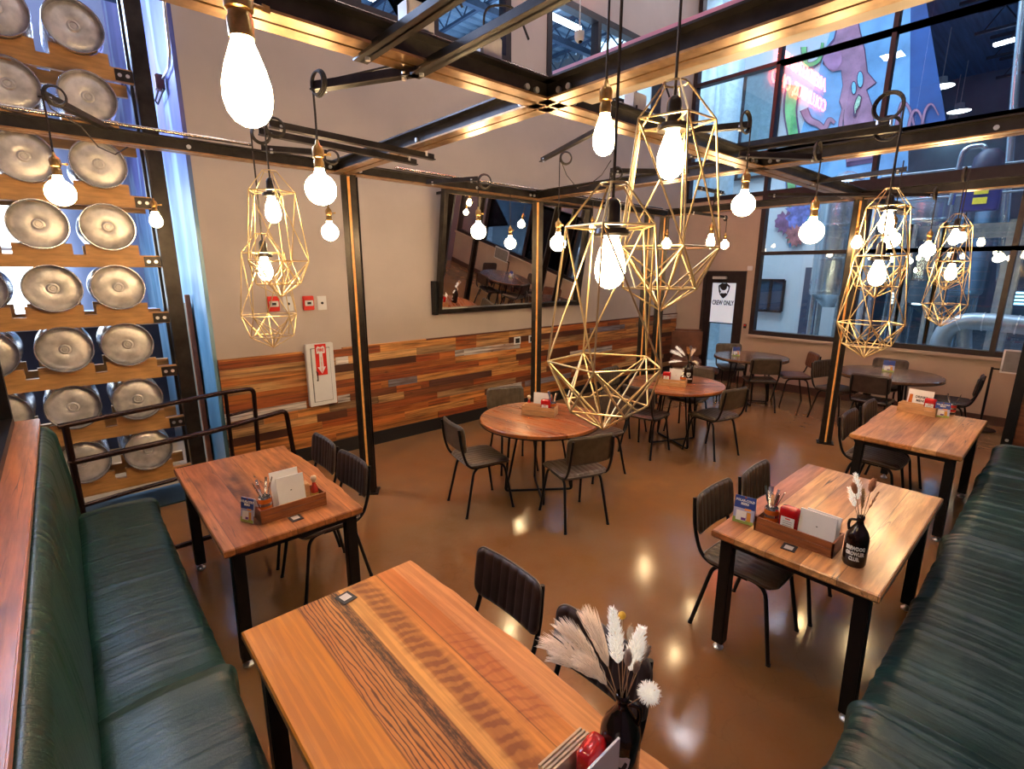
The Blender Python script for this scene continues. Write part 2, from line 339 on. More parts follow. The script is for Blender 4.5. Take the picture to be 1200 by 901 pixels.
# conduit + junction box on mural wall
q=hit(196,0,0,XC-.03); 
rt_=root('conduit',(0,0,0),0,'thin grey electrical conduit running down the blue wall to a brown box','conduit')
pts=[hit(191,-30,0,XC-.03),hit(193,10,0,XC-.03),hit(199,60,0,XC-.03),hit(198,78,0,XC-.03),hit(191,92,0,XC-.03)]
MB().tube(rnd(pts,.1),.012,8).build('pipe',zinc,rt_,smooth=60)
p=hit(187,97,0,XC-.05); MB().box(p,(.07,.09,.13)).build('junction_box',simple('rust brown box',(.16,.05,.03),.5),rt_,bevel=.008)
MB().tube([hit(186,104,0,XC-.05),hit(182,118,0,XC-.06),hit(185,122,0,XC-.04),hit(192,104,0,XC-.04)],.008,6).build('loose_cable',cordm,rt_)
# pale board with wooden edge leaning at foot of the mural wall
pts=[hit(204,352,0,XC-.03),hit(221,350,0,XC-.03),hit(243,560,0,XC-.03),hit(226,560,0,XC-.03)]
y0_,y1_=6.165,7.075; z1=pts[0].z
r_=root('leaning_board',(XC-.03,(y0_+y1_)/2,0),0,'khaki board with a thin orange wooden edge against the blue wall','board')
MB().bb((-.015,(y0_-y1_)/2+.03,0),(.015,(y1_-y0_)/2,z1)).build('board',simple('khaki plywood',(.22,.19,.11),.6,0,.2,6,stretch=(1,9,1)),r_,bevel=.003)
MB().bb((-.03,(y0_-y1_)/2-.02,0),(.015,(y0_-y1_)/2+.03,z1+.1)).build('wooden_edge',simple('rust wood edge',(.30,.09,.03),.45,0,.2,9),r_,bevel=.004)
# ------------------------------------------------------------------ wood cladding of individual boards (one wall finish)
def cladding():
    rng=random.Random(11); zb=.16; top=hit(540,394,1,YW).z; n=12; h=(top-zb)/n
    pal=[((.52,.15,.03),5),((.68,.30,.08),5),((.36,.085,.02),5),((.74,.40,.15),4),((.09,.025,.010),3),((.22,.065,.022),3),((.60,.22,.05),4),((.38,.22,.10),2)]
    flat=[c for c,k in pal for _ in range(k)]
    grey=(.27,.25,.29); white=(.78,.72,.66)
    m=MB(); cols=[]; segs=[]
    fixed=[]  # (row,x0,x1,colour)
    def fx(u0,v0,u1,c):
        a=hit(u0,v0,1,YW); fixed.append((int((a.z-zb)/h),a.x,hit(u1,v0,1,YW).x,c))
    for u0,v0,u1,c in [(250,422,355,grey),(255,488,360,white),(392,420,403,white),(395,468,407,white),(454,450,488,grey),(533,412,608,white),(667,412,716,white),(694,388,724,grey),(578,458,610,white),(614,447,668,grey),(532,413,534,white),(765,375,795,white),(690,386,725,grey),(655,432,690,(.10,.05,.035)),(502,450,575,(.12,.04,.025)),(255,432,356,(.50,.13,.035))]: fx(u0,v0,u1,c)
    for r in range(n):
        fr=sorted([f for f in fixed if f[0]==r],key=lambda f:f[1]); x=XC+.03; i=0
        while x<XW-.01:
            nxt=fr[i] if i<len(fr) else None
            if nxt and x>=nxt[1]-.02:
                e=max(nxt[2],x+.15); segs.append((r,x,e,nxt[3])); x=e; i+=1; continue
            L=rng.choice([.35,.6,.9,1.1,1.4]); e=min(x+L,XW)
            if nxt: e=min(e,max(nxt[1],x+.05))
            segs.append((r,x,e,rng.choice(flat))); x=e
    for r,a,b_,c in segs:
        t=.018+rng.random()*.010; m.bb((a+.001,YW-t,zb+r*h+.001),(min(b_,XW)-.001,YW-.001,zb+(r+1)*h-.001)); k=.8+rng.random()*.4; cols+= [tuple(min(1,x*k) for x in c)+(rng.random(),)]*6
    # top cap strip, left stretch brighter
    m.bb((XC+.03,YW-.035,top),(hit(352,405,1,YW).x,YW-.001,top+.018)); cols+=[(.80,.36,.10,.5)]*6
    m.bb((hit(400,405,1,YW).x,YW-.03,top),(hit(498,397,1,YW).x,YW-.001,top+.016)); cols+=[(.75,.33,.10,.5)]*6
    m.bb((hit(498,397,1,YW).x,YW-.03,top),(XW,YW-.001,top+.016)); cols+=[(.12,.035,.02,.5)]*6
    mt,t,nn,b,o=nt('reclaimed plank wall')
    at=nn.new('ShaderNodeAttribute'); at.attribute_name='plank'; v=coords(t,nn); 
    ad=nn.new('ShaderNodeVectorMath'); ad.operation='ADD'; t.links.new(v,ad.inputs[0]); 
    sc=nn.new('ShaderNodeVectorMath'); sc.operation='SCALE'; sc.inputs['Scale'].default_value=50; t.links.new(at.outputs['Color'],sc.inputs[0]); t.links.new(sc.outputs[0],ad.inputs[1])
    def st(s):
        mp=nn.new('ShaderNodeMapping'); mp.inputs['Scale'].default_value=s; t.links.new(ad.outputs[0],mp.inputs[0]); return mp.outputs[0]
    g=noisen(t,nn,st((1.6,20,38)),1,7,.62); g2=noisen(t,nn,st((2.2,3,6)),1,4); vo=nn.new('ShaderNodeTexVoronoi'); vo.inputs['Scale'].default_value=1; t.links.new(st((3,3,9)),vo.inputs['Vector'])
    k=mix(t,nn,ramp(t,nn,g,[(.36,(.80,)*3),(.60,(0,0,0))]),at.outputs['Color'],(.06,.022,.010)); k=mix(t,nn,ramp(t,nn,g2,[(.50,(0,0,0)),(.68,(.75,)*3)]),k,mix(t,nn,.8,k,(.75,.36,.18),'MULTIPLY'))
    k=mix(t,nn,ramp(t,nn,vo.outputs['Distance'],[(.02,(.8,)*3),(.1,(0,0,0))]),k,(.04,.015,.008))
    t.links.new(k,b.inputs['Base Color']); setin(b,Roughness=.5); bump(t,nn,b,g,.3,.005)
    o=m.build('trim_3',mt)
    # colours per face (bmesh keeps face order)
    a=o.data.attributes.new('plank','FLOAT_COLOR','FACE'); 
    for i,c in enumerate(cols): a.data[i].color=(c[0],c[1],c[2],1)
    return structure(o)
cladding()
structure(MB().bb((XC+.03,YW-.03,0),(XW,YW-.001,.16)).build('baseboard_left',simple('black base board',(.010,.010,.011),.4,0,.1,10)))
structure(MB().bb((XW-.02,Y0,0),(XW-.001,door_y[0],.13)).build('baseboard_back',simple('brown rubber base',(.09,.045,.03),.45,0,.1,10)))
# ------------------------------------------------------------------ door to the brewery
m=MB(); dy0,dy1=door_y; fw_=.06
def dr(a,b,c,d,w0=-.03,w1=.1): m.prism([(a,c),(b,c),(b,d),(a,d)],w0,w1,fX)
dr(dy0,dy0+fw_,0,door_z); dr(dy1-fw_,dy1,0,door_z); dr(dy0+fw_,dy1-fw_,door_z-fw_,door_z)
df=structure(m.build('door_1',winframe))
m=MB(); a,b_=dy0+fw_,dy1-fw_; st_=.12; gz0,gz1=.22,door_z-fw_-.16
dr(a,a+st_,0,door_z-fw_,0,.05); dr(b_-st_,b_,0,door_z-fw_,0,.05); dr(a+st_,b_-st_,0,gz0,0,.05); dr(a+st_,b_-st_,gz1,door_z-fw_,0,.05)
leaf=m.build('door_leaf',winframe,df)
m=MB(); m.add([fX(a+st_,gz0,.03),fX(b_-st_,gz0,.03),fX(b_-st_,gz1,.03),fX(a+st_,gz1,.03)],[(0,1,2,3)]); m.build('pane',glassR,leaf)
zs=hit(845,378,0,XW).z
poster=MB().bb((XW+.012,a+st_,zs),(XW+.024,b_-st_,gz1)); ps=poster.build('poster',simple('pale blue poster film',(.78,.86,.95),.4,0,.03,6,emit=(.72,.84,1),es=.22)); tag(ps,'pale blue CREW ONLY poster with a shield emblem on the dark glazed door','poster')  # emission imitates light coming through the film from behind
MB().bb((XW+.008,a+st_,zs-.02),(XW+.026,b_-st_,zs)).build('lower_edge',black,ps)
def shield(f,s,dark,light,parent):
    """shield badge with a dog head cut out, f(u,v,w) plane, s = half height"""
    A=[(-.78,.62),(-.55,.80),(-.28,.98),(0,.90),(.28,.98),(.55,.80),(.78,.62),(.74,.25),(.66,-.15),(.48,-.55),(.22,-.85),(0,-1),(-.22,-.85),(-.48,-.55),(-.66,-.15),(-.74,.25)]
    MB().prism([(x*s,y*s) for x,y in A],0,.001,f).build('shield_badge',dark,parent)
    L=[(-.58,.55),(-.42,.22),(-.16,.05),(.12,.05),(.34,.22),(.42,.62),(.60,.42),(.56,.10),(.44,-.12),(.50,-.38),(.30,-.28),(.0,-.34),(-.26,-.30),(-.50,-.40),(-.36,-.12),(-.52,.12)]
    MB().prism([(x*s,y*s) for x,y in L],.001,.0018,f).build('dog_silhouette',light,parent)
pc=(dy0+dy1)/2; zp=hit(845,343,0,XW).z; pf=frame((XW+.010,pc,zp),(0,-1,0),(0,0,1))
blk=darkprint
shield(frame((XW+.010,pc-.0,zp+.04),(0,-1,0),(0,0,1)),.145,blk,simple('poster ground',(.78,.86,.95),.4,emit=(.72,.84,1),es=.22),ps)  # badge ground repeats the film's imitated backlight
text('CREW ONLY',.12,blk,'lettering',frame((XW+.010,pc,zp-.19),(0,-1,0),(0,0,1)),parent=ps,bold=.0035,sx=.60)
dcl=MB().bb((XW-.05,pc-.05,door_z-.15),(XW-.001,pc+.22,door_z-.10)); tag(dcl.build('door_closer',zinc,bevel=.006),'small metal door closer at the head of the CREW ONLY door','door closer')
p=hit(874,318,0,XW); tag(MB().box((XW-.015,dy0-.05,door_z+.05),(.03,.09,.08)).build('door_chime',whitep,bevel=.006),'small white box on the wall above the corner of the CREW ONLY door','sensor')
p=hit(873,382,0,XW-.01); r_=root('card_reader',(XW-.012,p.y,p.z),0,'small red and black card reader beside the CREW ONLY door','card reader')
MB().box((0,0,0),(.022,.05,.08)).build('housing',darkprint,r_,bevel=.004); MB().box((-.011,0,.015),(.004,.035,.03)).build('indicator',redm,r_)
# ------------------------------------------------------------------ wall fittings on the taupe wall
a=hit(356,404,1,YW-.06); b_=hit(395,473,1,YW-.06); cx=(a.x+b_.x)/2; W_=b_.x-a.x-.01; zc0,zc1=b_.z+.02,a.z
r_=root('fire_cabinet',(cx,YW-.03,zc0),0,'white fire extinguisher cabinet with a red FIRE arrow sign on the plank wall','cabinet')
Hc=zc1-zc0
MB().bb((-W_/2,-.06,0),(W_/2,.0,Hc)).build('housing',whitep,r_,bevel=.006)
d=MB().bb((-W_/2+.05,-.072,.05),(W_/2-.05,-.06,Hc-.05)).build('door',whitep,r_,bevel=.004)
MB().bb((-W_/2+.045,-.0615,.045),(W_/2-.045,-.0602,Hc-.045)).build('gap',darkprint,r_)
MB().tube(rnd([(-W_/2+.09,-.072,Hc*.42),(-W_/2+.09,-.10,Hc*.42),(-W_/2+.09,-.10,Hc*.56),(-W_/2+.09,-.072,Hc*.56)],.012),.006,6).build('handle',steel,d)
sx_=-.0; s=MB().bb((sx_-.06,-.076,Hc*.50),(sx_+.06,-.0725,Hc*.50+.34)).build('sign',redm,d)
ff=frame((sx_,-.0762,Hc*.50+.17),(1,0,0),(0,0,1),)
MB().prism([(-.018,.07),(-.022,-.08),(-.045,-.08),(0,-.155),(.045,-.08),(.022,-.08),(.018,.07),(.045,.07),(.045,.13),(.03,.15),(0,.135),(-.03,.15),(-.045,.13),(-.045,.07)],0,.001,ff).build('arrow',whitep,s)
text('FIRE',.045,redm,'lettering',frame((sx_,-.078,Hc*.50+.275),(1,0,0),(0,0,1)),parent=s,bold=.0015,sx=.85)
text('\n'.join('EXTINGUISHER'),.022,redm,'lettering',frame((sx_,-.078,Hc*.50+.115),(1,0,0),(0,0,1)),parent=s,sx=.8,line=.65)
for (u,v),nm,lab,cat in [((320,356),'r','red fire alarm strobe left of the white plate pair on the taupe wall','fire alarm'),((338,356),'w','white wall plate seen through the lower small cage lamp','wall plate'),((361,355),'r','red fire alarm pull on the open taupe wall right of the small cages','fire alarm'),((377.5,355),'w','white wall plate right of the right-hand red fire alarm','wall plate')]:
    p=hit(u,v,1,YW-.012)
    if nm=='r':
        r_=root('fire_alarm',(p.x,YW,p.z),0,lab,cat,'fire alarms'); MB().bb((-.055,-.04,-.075),(.055,0,.075)).build('housing',redm,r_,bevel=.006); MB().bb((-.045,-.048,-.03),(.045,-.04,.03)).build('strobe',whitep,r_,bevel=.004)
        MB().bb((-.02,-.052,-.012),(.02,-.048,.012)).build('lens',darkprint,r_)
    else:
        r_=root('wall_plate',(p.x,YW,p.z),0,lab,cat,'white wall plates'); MB().bb((-.05,-.012,-.075),(.05,0,.075)).build('plate',whitep,r_,bevel=.004); MB().cyl((0,-.02,0),(0,-.012,0),.014,12).build('jack',darkprint,r_)
for u,v,l in ((606,399,'left'),(623,397,'right')):
    p=hit(u,v,1,YW-.03); r_=root('socket_outlet',(p.x,YW-.03,p.z),0,'%s black power outlet in a white plate on the plank wall'%l,'outlet','outlets on the plank wall')
    MB().bb((-.065,-.008,-.055),(.065,0,.055)).build('plate',whitep,r_,bevel=.003); MB().bb((-.042,-.014,-.035),(.042,-.008,.035)).build('socket',darkprint,r_,bevel=.003)
# ------------------------------------------------------------------ tilted mirror
def mirror():
    bl=hit(514,366,1,YW-.06); br=hit(672,357,1,YW-.06); zb=(bl.z+br.z)/2; L=br.x-bl.x+.12; cx=(bl.x+br.x)/2+.03
    # tilt: top leans out; choose angle so the top edge appears at v=221
    best=None
    for i in range(60):
        t=R(i*.5); Hh=1.5
        for Hh in (1.2,1.3,1.4,1.5,1.6):
            p=(bl.x,YW-.06-Hh*math.sin(t),zb+Hh*math.cos(t)); q=(bl.x+L,p[1],p[2]); e=abs(proj(p)[0]-522)+abs(proj(p)[1]-219)*.8+abs(proj(q)[1]-243)*.5
            if best is None or e<best[0]: best=(e,t,Hh)
    _,t,Hh=best
    r_=root('wall_mirror',(cx,YW-.05,zb),0,'large tilted mirror in a dark steel frame on the taupe wall','mirror')
    up_=Vector((0,-math.sin(t),math.cos(t))); nrm=Vector((0,-math.cos(t),-math.sin(t)))
    f=lambda u,v,w: Vector((u,0,0))+up_*v+nrm*w
    m=MB(); k=.055
    for a,b_,c,d in ((-L/2,L/2,0,k),(-L/2,L/2,Hh-k,Hh),(-L/2,-L/2+k,k,Hh-k),(L/2-k,L/2,k,Hh-k)): m.prism([(a,c),(b_,c),(b_,d),(a,d)],-.03,.05,f)
    m.build('frame',steel,r_)
    MB().prism([(-L/2+.01,.01),(L/2-.01,.01),(L/2-.01,Hh-.01),(-L/2+.01,Hh-.01)],-.028,-.02,f).build('backing',black,r_)
    mm=simple('silvered glass',(.86,.86,.86),.015,1,.01,3); MB().add([f(-L/2+k,k,.0),f(L/2-k,k,0),f(L/2-k,Hh-k,0),f(-L/2+k,Hh-k,0)],[(0,1,2,3)]).build('glass',mm,r_)
    for s in (-1,1): MB().bar((s*(L/2-.1),-math.sin(t)*Hh,math.cos(t)*Hh-.03),(s*(L/2-.1),.045,math.cos(t)*Hh-.03),.03,.03).build('bracket',black,r_)
    for s in (-1,1): MB().bb((s*(L/2+.02)-.02,-.05,-.02),(s*(L/2+.02)+.02,.04,.4)).build('wall_cleat',black,r_)
mirror()
# ================================================================== STEEL FRAME (posts, beams) 
ZB=2.86
def beam(p,q,label,w=.145,h=.085,bolts=(),group=None,cap=bounceflange):
    """two back-to-back channels: dark webs, lower flanges coloured with warm bounce light, a groove between"""
    p,q=Vector(p),Vector(q); L=(q-p).length; rz=math.atan2((q-p).y,(q-p).x); o=root('steel_beam',p,rz,label,'beam',group)
    MB().bb((0,-.022,.008),(L,-.010,h)).bb((0,.010,.008),(L,.022,h)).build('web',steel,o)
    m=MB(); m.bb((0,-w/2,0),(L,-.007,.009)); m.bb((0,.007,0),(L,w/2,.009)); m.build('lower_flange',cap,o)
    m=MB(); m.bb((0,-w/2,h),(L,-.007,h+.009)); m.bb((0,.007,h),(L,w/2,h+.009)); m.build('upper_flange',steel,o)
    if bolts:
        m=MB()
        for b in bolts:
            for s in (-1,1): m.cyl((b,s*.022,h/2),(b,s*.034,h/2),.014,10)
        m.build('bolts',zinc,o)
    return o
yA,yC,xB,xD,xE=1.86,4.26,1.88,4.22,6.86
def bl(*c): return [x+d for x in c for d in(-.16,-.10,.10,.16)]
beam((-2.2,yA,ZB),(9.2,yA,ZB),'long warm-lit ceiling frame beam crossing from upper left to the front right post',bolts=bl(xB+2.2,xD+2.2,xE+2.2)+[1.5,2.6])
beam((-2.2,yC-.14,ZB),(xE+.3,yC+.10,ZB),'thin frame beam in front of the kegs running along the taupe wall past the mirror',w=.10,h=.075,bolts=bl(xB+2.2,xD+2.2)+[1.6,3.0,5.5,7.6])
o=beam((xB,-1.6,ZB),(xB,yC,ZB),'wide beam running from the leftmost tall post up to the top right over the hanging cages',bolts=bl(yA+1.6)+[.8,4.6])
MB().bb((3.4,-.065,.095),(0,.03,.128)).build('neon_tint_cover',simple('cover tinted neon pink',(.75,.28,.36),.5,0,.08,5),o)  # cover coloured pink to stand for neon glow along the beam
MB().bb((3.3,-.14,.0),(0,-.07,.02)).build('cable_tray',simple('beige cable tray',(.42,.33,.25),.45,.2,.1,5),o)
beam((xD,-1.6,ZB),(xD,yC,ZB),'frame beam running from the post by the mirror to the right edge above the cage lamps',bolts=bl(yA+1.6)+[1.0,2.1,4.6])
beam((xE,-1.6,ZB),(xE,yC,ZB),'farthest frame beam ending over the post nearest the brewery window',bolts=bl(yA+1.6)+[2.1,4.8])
def post(x,y,label,h=ZB,rz=0,base=True):
    o=root('steel_post',(x,y,0),rz,label,'post')
    m=MB()
    for s in (-1,1):
        m.bb((s*.018,-.03,0),(s*.026,.03,h)); m.bb((s*.026,-.05,0),(s*.062,-.040,h)); m.bb((s*.026,.04,0),(s*.062,.05,h)); m.bb((s*.018,-.05,0),(s*.026,.05,h))
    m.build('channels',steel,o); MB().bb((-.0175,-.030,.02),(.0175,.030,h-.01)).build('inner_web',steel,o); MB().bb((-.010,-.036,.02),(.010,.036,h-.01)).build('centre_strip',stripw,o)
    if base: MB().bb((-.09,-.08,0),(.09,.08,.012)).build('base_plate',black,o)
    return o
post(xB+.09,yC+.02,'tall steel post with an orange centre strip right of the fire cabinet',rz=R(-35))
post(xD+.08,yC+.12,'steel post with an orange centre strip standing in front of the mirror',rz=R(-45))
post(6.50,yC+.08,'slim steel post seen through the large cage lamps, left of the far pair',rz=R(-50)); post(6.93,yC+.1,'slim steel post seen through the large cage lamps, right of the far pair',rz=R(-50))
post(xE+.0,yA-.02,'steel post with an orange centre strip between the two window tables',rz=R(-70))
# thin conduit carried on the long beams
def pipe(pts,r,label,nm='conduit',mat=None,grp=None):
    o=MB().tube(pts,r,8).build(nm,mat or zinc,smooth=60); return tag(o,label,nm,grp)
galv=simple('warm galvanised conduit',(.62,.50,.40),.25,.9,.1,20)
pipe([(-2.2,yA+.035,ZB+.135),(9,yA+.035,ZB+.135)],.013,'shiny conduit lying on top of the longest frame beam',mat=galv)
pipe([(-2.2,yC-.14,ZB+.115),(1.2,yC-.07,ZB+.115)],.011,'shiny conduit on the beam in front of the kegs',mat=galv)
pipe([(2.4,yC-.0,ZB+.115),(xE,yC+.1,ZB+.115)],.011,'shiny conduit on the beam above the mirror',mat=galv)
for i,(x,y,l) in enumerate([(1.18,yA+.02,'by the two angled channels'),(1.55,yA+.05,'right of the angled channels'),(2.65,yA+.05,'right of the crossing above the big cage')]):
    r_=root('junction_box',(x,y+.0,ZB+.17),0,'clear square junction box on the long beam %s'%l,'junction box','junction boxes on the long beam'); MB().bb((-.06,-.04,-.05),(.06,.04,.05)).build('housing',simple('pale plastic',(.6,.55,.52),.3),r_,bevel=.008)
    MB().tube(rnd([(-.04,-.03,.04),(-.06,-.06,.13),(.06,-.12,.15),(.10,-.16,.02)],.06),.005,6).build('cable',cordm,r_)
# ================================================================== LAMPS
bulbm=glow('lit bulb glass',(1,.70,.36),60); bulbfar=glow('lit bulb glass far',(1,.66,.30),40)
edison=[(0,-.062),(.012,-.060),(.026,-.052),(.037,-.036),(.042,-.015),(.041,.008),(.034,.036),(.025,.062),(.019,.078),(.018,.088)]
globe=[(0,-.066)]+[(.066*math.sin(R(a)),-.066*math.cos(R(a))) for a in range(12,152,12)]+[(.026,.062),(.020,.078),(.019,.09)]
small=[(0,-.034),(.014,-.031),(.026,-.02),(.031,-.002),(.028,.014),(.019,.034),(.015,.046)]
sock=[(0,0),(.021,0),(.022,.03),(.019,.034),(.019,.04),(.024,.044),(.025,.075),(.020,.088),(.010,.096),(.006,.115),(0,.115)]
def meshof(mb,name,mats,smooth=180):
    o=mb.build(name,mats,smooth=smooth); me=o.data; bpy.data.objects.remove(o); return me
def cage_mesh():
    m=MB(); n=5
    # heights measured from the bulb centre, for a cage .33 m wide
    s=1.0; r0,z0=.036,.215; r1,z1=.125,.105; r2,z2=.168,-.27; r3,z3=.128,-.40; z4=-.475; w=.0030
    def ring(r,z,ph): return [Vector((r*math.cos(2*math.pi*(k+ph)/n),r*math.sin(2*math.pi*(k+ph)/n),z)) for k in range(n)]
    A=[Vector((r0*math.cos(2*math.pi*k/16),r0*math.sin(2*math.pi*k/16),z0)) for k in range(16)]; m.tube(A,w,6,closed=True)
    a0=ring(r0,z0,0); a1=ring(r1,z1,0); a2=ring(r2,z2,.0); a2b=ring(r2,z2,.5); a3=ring(r3,z3,.5); a4=Vector((0,0,z4))
    def e(p,q): m.tube([p,q],w,6)
    for k in range(n):
        j=(k+1)%n; e(a0[k],a1[k]); e(a1[k],a1[j]); e(a1[k],a2[k]); e(a2[k],a2[j]); e(a2[k],a3[k]); e(a2[j],a3[k]); e(a3[k],a3[j]); e(a3[k],a4)
        e(a1[k],a2[j]); e(a2[k],(a3[k]+a3[j])/2); e(a2[k],a4)
    for k in range(n):
        e(a1[k],Vector((.03*math.cos(2*math.pi*k/n),.03*math.sin(2*math.pi*k/n),.098)))
    return meshof(m,'cage',cagem,60)
def cap_mesh():
    m=MB(); m.lathe([(0,.08),(.045,.08),(.05,.086),(.045,.10),(.024,.104),(.022,.16),(.018,.172),(.008,.18),(0,.18)],16); return meshof(m,'cap',steel,40)
ME={'edison':meshof(MB().lathe(edison,20),'edison',bulbm),'globe':meshof(MB().lathe(globe,24),'globe',bulbm),'small':meshof(MB().lathe(small,14),'small',bulbfar),
    'socket':meshof(MB().lathe(sock,16),'socket',brass,40),'key':meshof(MB().tube([(.02,0,.06),(.045,0,.062)],.004,6).box((.05,0,.063),(.014,.004,.012)),'key',brass,40),'cage':cage_mesh(),'cap':cap_mesh()}
def child(me,name,parent,loc=(0,0,0),sc=1):
    o=bpy.data.objects.new(name,me); col.objects.link(o); o.parent=parent; o.location=loc; o.scale=(sc,)*3; return o
GRP={'edison':'bare edison bulb pendants','globe':'round globe bulb pendants','small':'small far pendants','cage':'gold wire cage pendants'}
def pendant(kind,pos,top,label,sc=1,rz=0,coil=None,cage=False,route=None):
    """pos = bulb centre; top = z of the arm it hangs from; route = points the cord runs on to, after the arm"""
    name='cage_pendant' if cage else 'bulb_pendant'
    o=root(name,pos,rz,label,'pendant lamp',GRP['cage' if cage else kind]); 
    neck={'edison':.084,'globe':.086,'small':.044}[kind]
    child(ME[kind],'bulb',o,sc=sc)
    ss=sc*(1 if kind!='small' else .62)
    if cage:
        child(ME['cage'],'wire_cage',o,sc=sc); child(ME['cap'],'lamp_holder',o,sc=sc); zs=.18*sc
    else:
        s=child(ME['socket'],'socket',o,(0,0,neck*sc),ss); child(ME['key'],'switch_key',s); zs=neck*sc+.112*ss
    h=top-pos[2]; inv=Matrix.Rotation(-rz,3,'Z')
    cr=.0045*max(.9,sc)
    m=MB(); m.tube([(0,0,zs),(.002,.002,(zs+h)/2),(0,0,h)],cr,6)
    if coil is not None:   # coil of spare cord on the arm end; coil = radius, axis direction angle
        rr,ang=coil; ax=Vector((math.cos(ang),math.sin(ang),0)); c=Vector((0,0,h))-ax*rr*.0
        for k in range(3):
            rk=rr*(1-.08*k); cc=inv@(-ax*rr)+Vector((0,0,h)); side=inv@Vector((-ax.y,ax.x,0)); a2=inv@ax
            m.tube([cc+a2*rk*math.cos(t)+Vector((0,0,1))*rk*math.sin(t)+side*(.006*k) for t in [2*math.pi*i/22 for i in range(22)]],cr,6,closed=True)
    if route: m.tube([inv@(Vector(q)-Vector(pos)) for q in route],cr*.9,6)
    m.build('cord',cordm,o,smooth=60)
    return o
def armbar(p,q,label,w=.042,h=.038,r=True):
    p,q=Vector(p),Vector(q); L=(q-p).length; rz=math.atan2((q-p).y,(q-p).x); o=root('lamp_arm',p,rz,label,'lamp arm','steel lamp arms on the frame')
    dz=(q.z-p.z)/L
    f=lambda x,y,z:(x,y,z+x*dz)
    m=MB(); m.add([f(x,y,z) for x in(0,L) for y,z in((-w/2,0),(w/2,0),(w/2,.006),(-w/2,.006))],[(0,1,2,3),(7,6,5,4),(0,4,5,1),(1,5,6,2),(2,6,7,3),(3,7,4,0)])
    m.add([f(x,y,z) for x in(0,L) for y,z in((-.004,0),(.004,0),(.004,h),(-.004,h))],[(0,1,2,3),(7,6,5,4),(0,4,5,1),(1,5,6,2),(2,6,7,3),(3,7,4,0)])
    m.build('channel',steel,o)
    MB().cyl((L-.06,0,-.01),(L-.06,0,.02),.010,8).cyl((.06,0,-.01),(.06,0,.02),.010,8).build('bolts',zinc,o)
    return o
# --- arms measured in the photo (pixel -> point at the arm's height)
za=2.83
def arm(u0,v0,z0,u1,v1,z1,label,**k): return armbar(hz(u0,v0,z0),hz(u1,v1,z1),label,**k)
sA=hz(430,68,za); armbar((sA.x,-.6,za),(sA.x,yA+.03,za),'left of the two channels running from the long beam to the top edge',w=.055,h=.042)
sB=hz(494,86,za); armbar((sB.x,-.6,za),(sB.x,yA+.03,za),'right of the two channels running from the long beam to the top edge',w=.055,h=.042)
pa=hz(367,107,za); armbar((pa.x,pa.y,za),(sB.x,yA,za),'short arm from the channel end out to the hanging globe left of the crossing')
zc_=2.80
yc1=hit(490,175,0,xB).y; yc2=hit(470,184,0,xB).y
c1=hit(316,149,1,yc1); c2=hit(317,160,1,yc2)
armbar((c1.x,yc1,c1.z),(xB+.12,yc1,2.805),'upper of the two arms above the small left cages'); armbar((c2.x-.06,yc2,c2.z),(xB+.12,yc2,2.805),'lower of the two arms above the small left cages')
p2=hz(380,184,2.86); armbar((p2.x-.38,p2.y+.1,2.86),(p2.x,p2.y-.05,2.86),'short arm on the wall side beam above the second globe')
p3=hz(560,212,2.83); armbar(hz(500,216,2.83),p3,'short arm at the top left corner of the mirror')
p4=hz(656,185,2.97); armbar(hz(634,190,2.97),(2.6,yA,2.97),'sloping arm above the globe between mirror and post',w=.035,h=.035)
pt=hz(50,114,2.93); armbar((pt.x,pt.y,2.93),(hz(172,176,2.93)),'arm crossing the beam in front of the kegs')
pE1=hz(1042,147,2.93); armbar((pE1.x,yA+.4,2.955),(pE1.x,pE1.y,2.93),'longest arm reaching toward the right-hand cage lamps')
pE2=hz(1056,154,2.90); armbar((pE2.x,yA+.4,2.955),(pE2.x,pE2.y,2.90),'second long arm reaching toward the right-hand cage lamps')
p5=hz(880,150,2.90); armbar(hz(796,158,2.90),p5,'arm ending above the globe left of the brewery window')
p6=hz(962,188,2.80); armbar(hz(866,184,2.80),p6,'pale grey arm under the right-hand beam')
p7=hz(1062,201,2.86); armbar(hz(945,217,2.86),p7,'arm behind the tallest right-hand cage')
p8=hz(1098,230,2.80); armbar(hz(900,230,2.80),p8,'thin arm above the globe between the two pairs of right-hand cages',w=.035,h=.03)
p9=hz(848,228,2.80); armbar((p9.x,p9.y,2.80),(xD+.2,p9.y,2.80),'arm with a coil left of the brewery window',w=.035,h=.03)
p10=hz(852,256,2.66); armbar((p10.x-.8,p10.y,2.66),(p10.x,p10.y,2.66),'lowest thin arm near the crew door',w=.03,h=.025)
p11=hz(715,203,2.85); armbar((p11.x,p11.y,2.85),(p11.x+.5,p11.y-.4,2.85),'short arm behind the large left cage')
# --- pendants: bare bulbs
def P(u,v,d): return atd(u,v,d)
def under(p,v): return Vector((p.x,p.y,zat(p.x,p.y,v)))
q=P(290,106,1.02); pendant('edison',q,3.25,'largest and nearest bare edison bulb, at the top left',1.12,rz=.2)
q=P(708,162,1.85); pendant('edison',q,3.4,'bare edison bulb just left of the top cage lamp',.98,rz=.3)
pendant('globe',under(pa,222),za+.02,'globe bulb left of the tall post, the higher of the two',1,coil=(.05,R(100)),route=[(pa.x,pa.y,za+.03),(sB.x,yA+.1,za+.07)])
pendant('globe',under(p2,272),2.86,'globe bulb left of the tall post, the lower of the two',.90,coil=(.05,R(150)))
pendant('globe',under(pt,226),2.95,'globe bulb hanging before the kegs at the far left',.98,rz=.4,coil=(.05,R(200)),route=[(pt.x,pt.y,2.96)]+[tuple(hz(*k)) for k in ((60,128,2.9),(95,148,2.85),(115,172,2.8),(135,181,2.82),(150,172,2.9))])
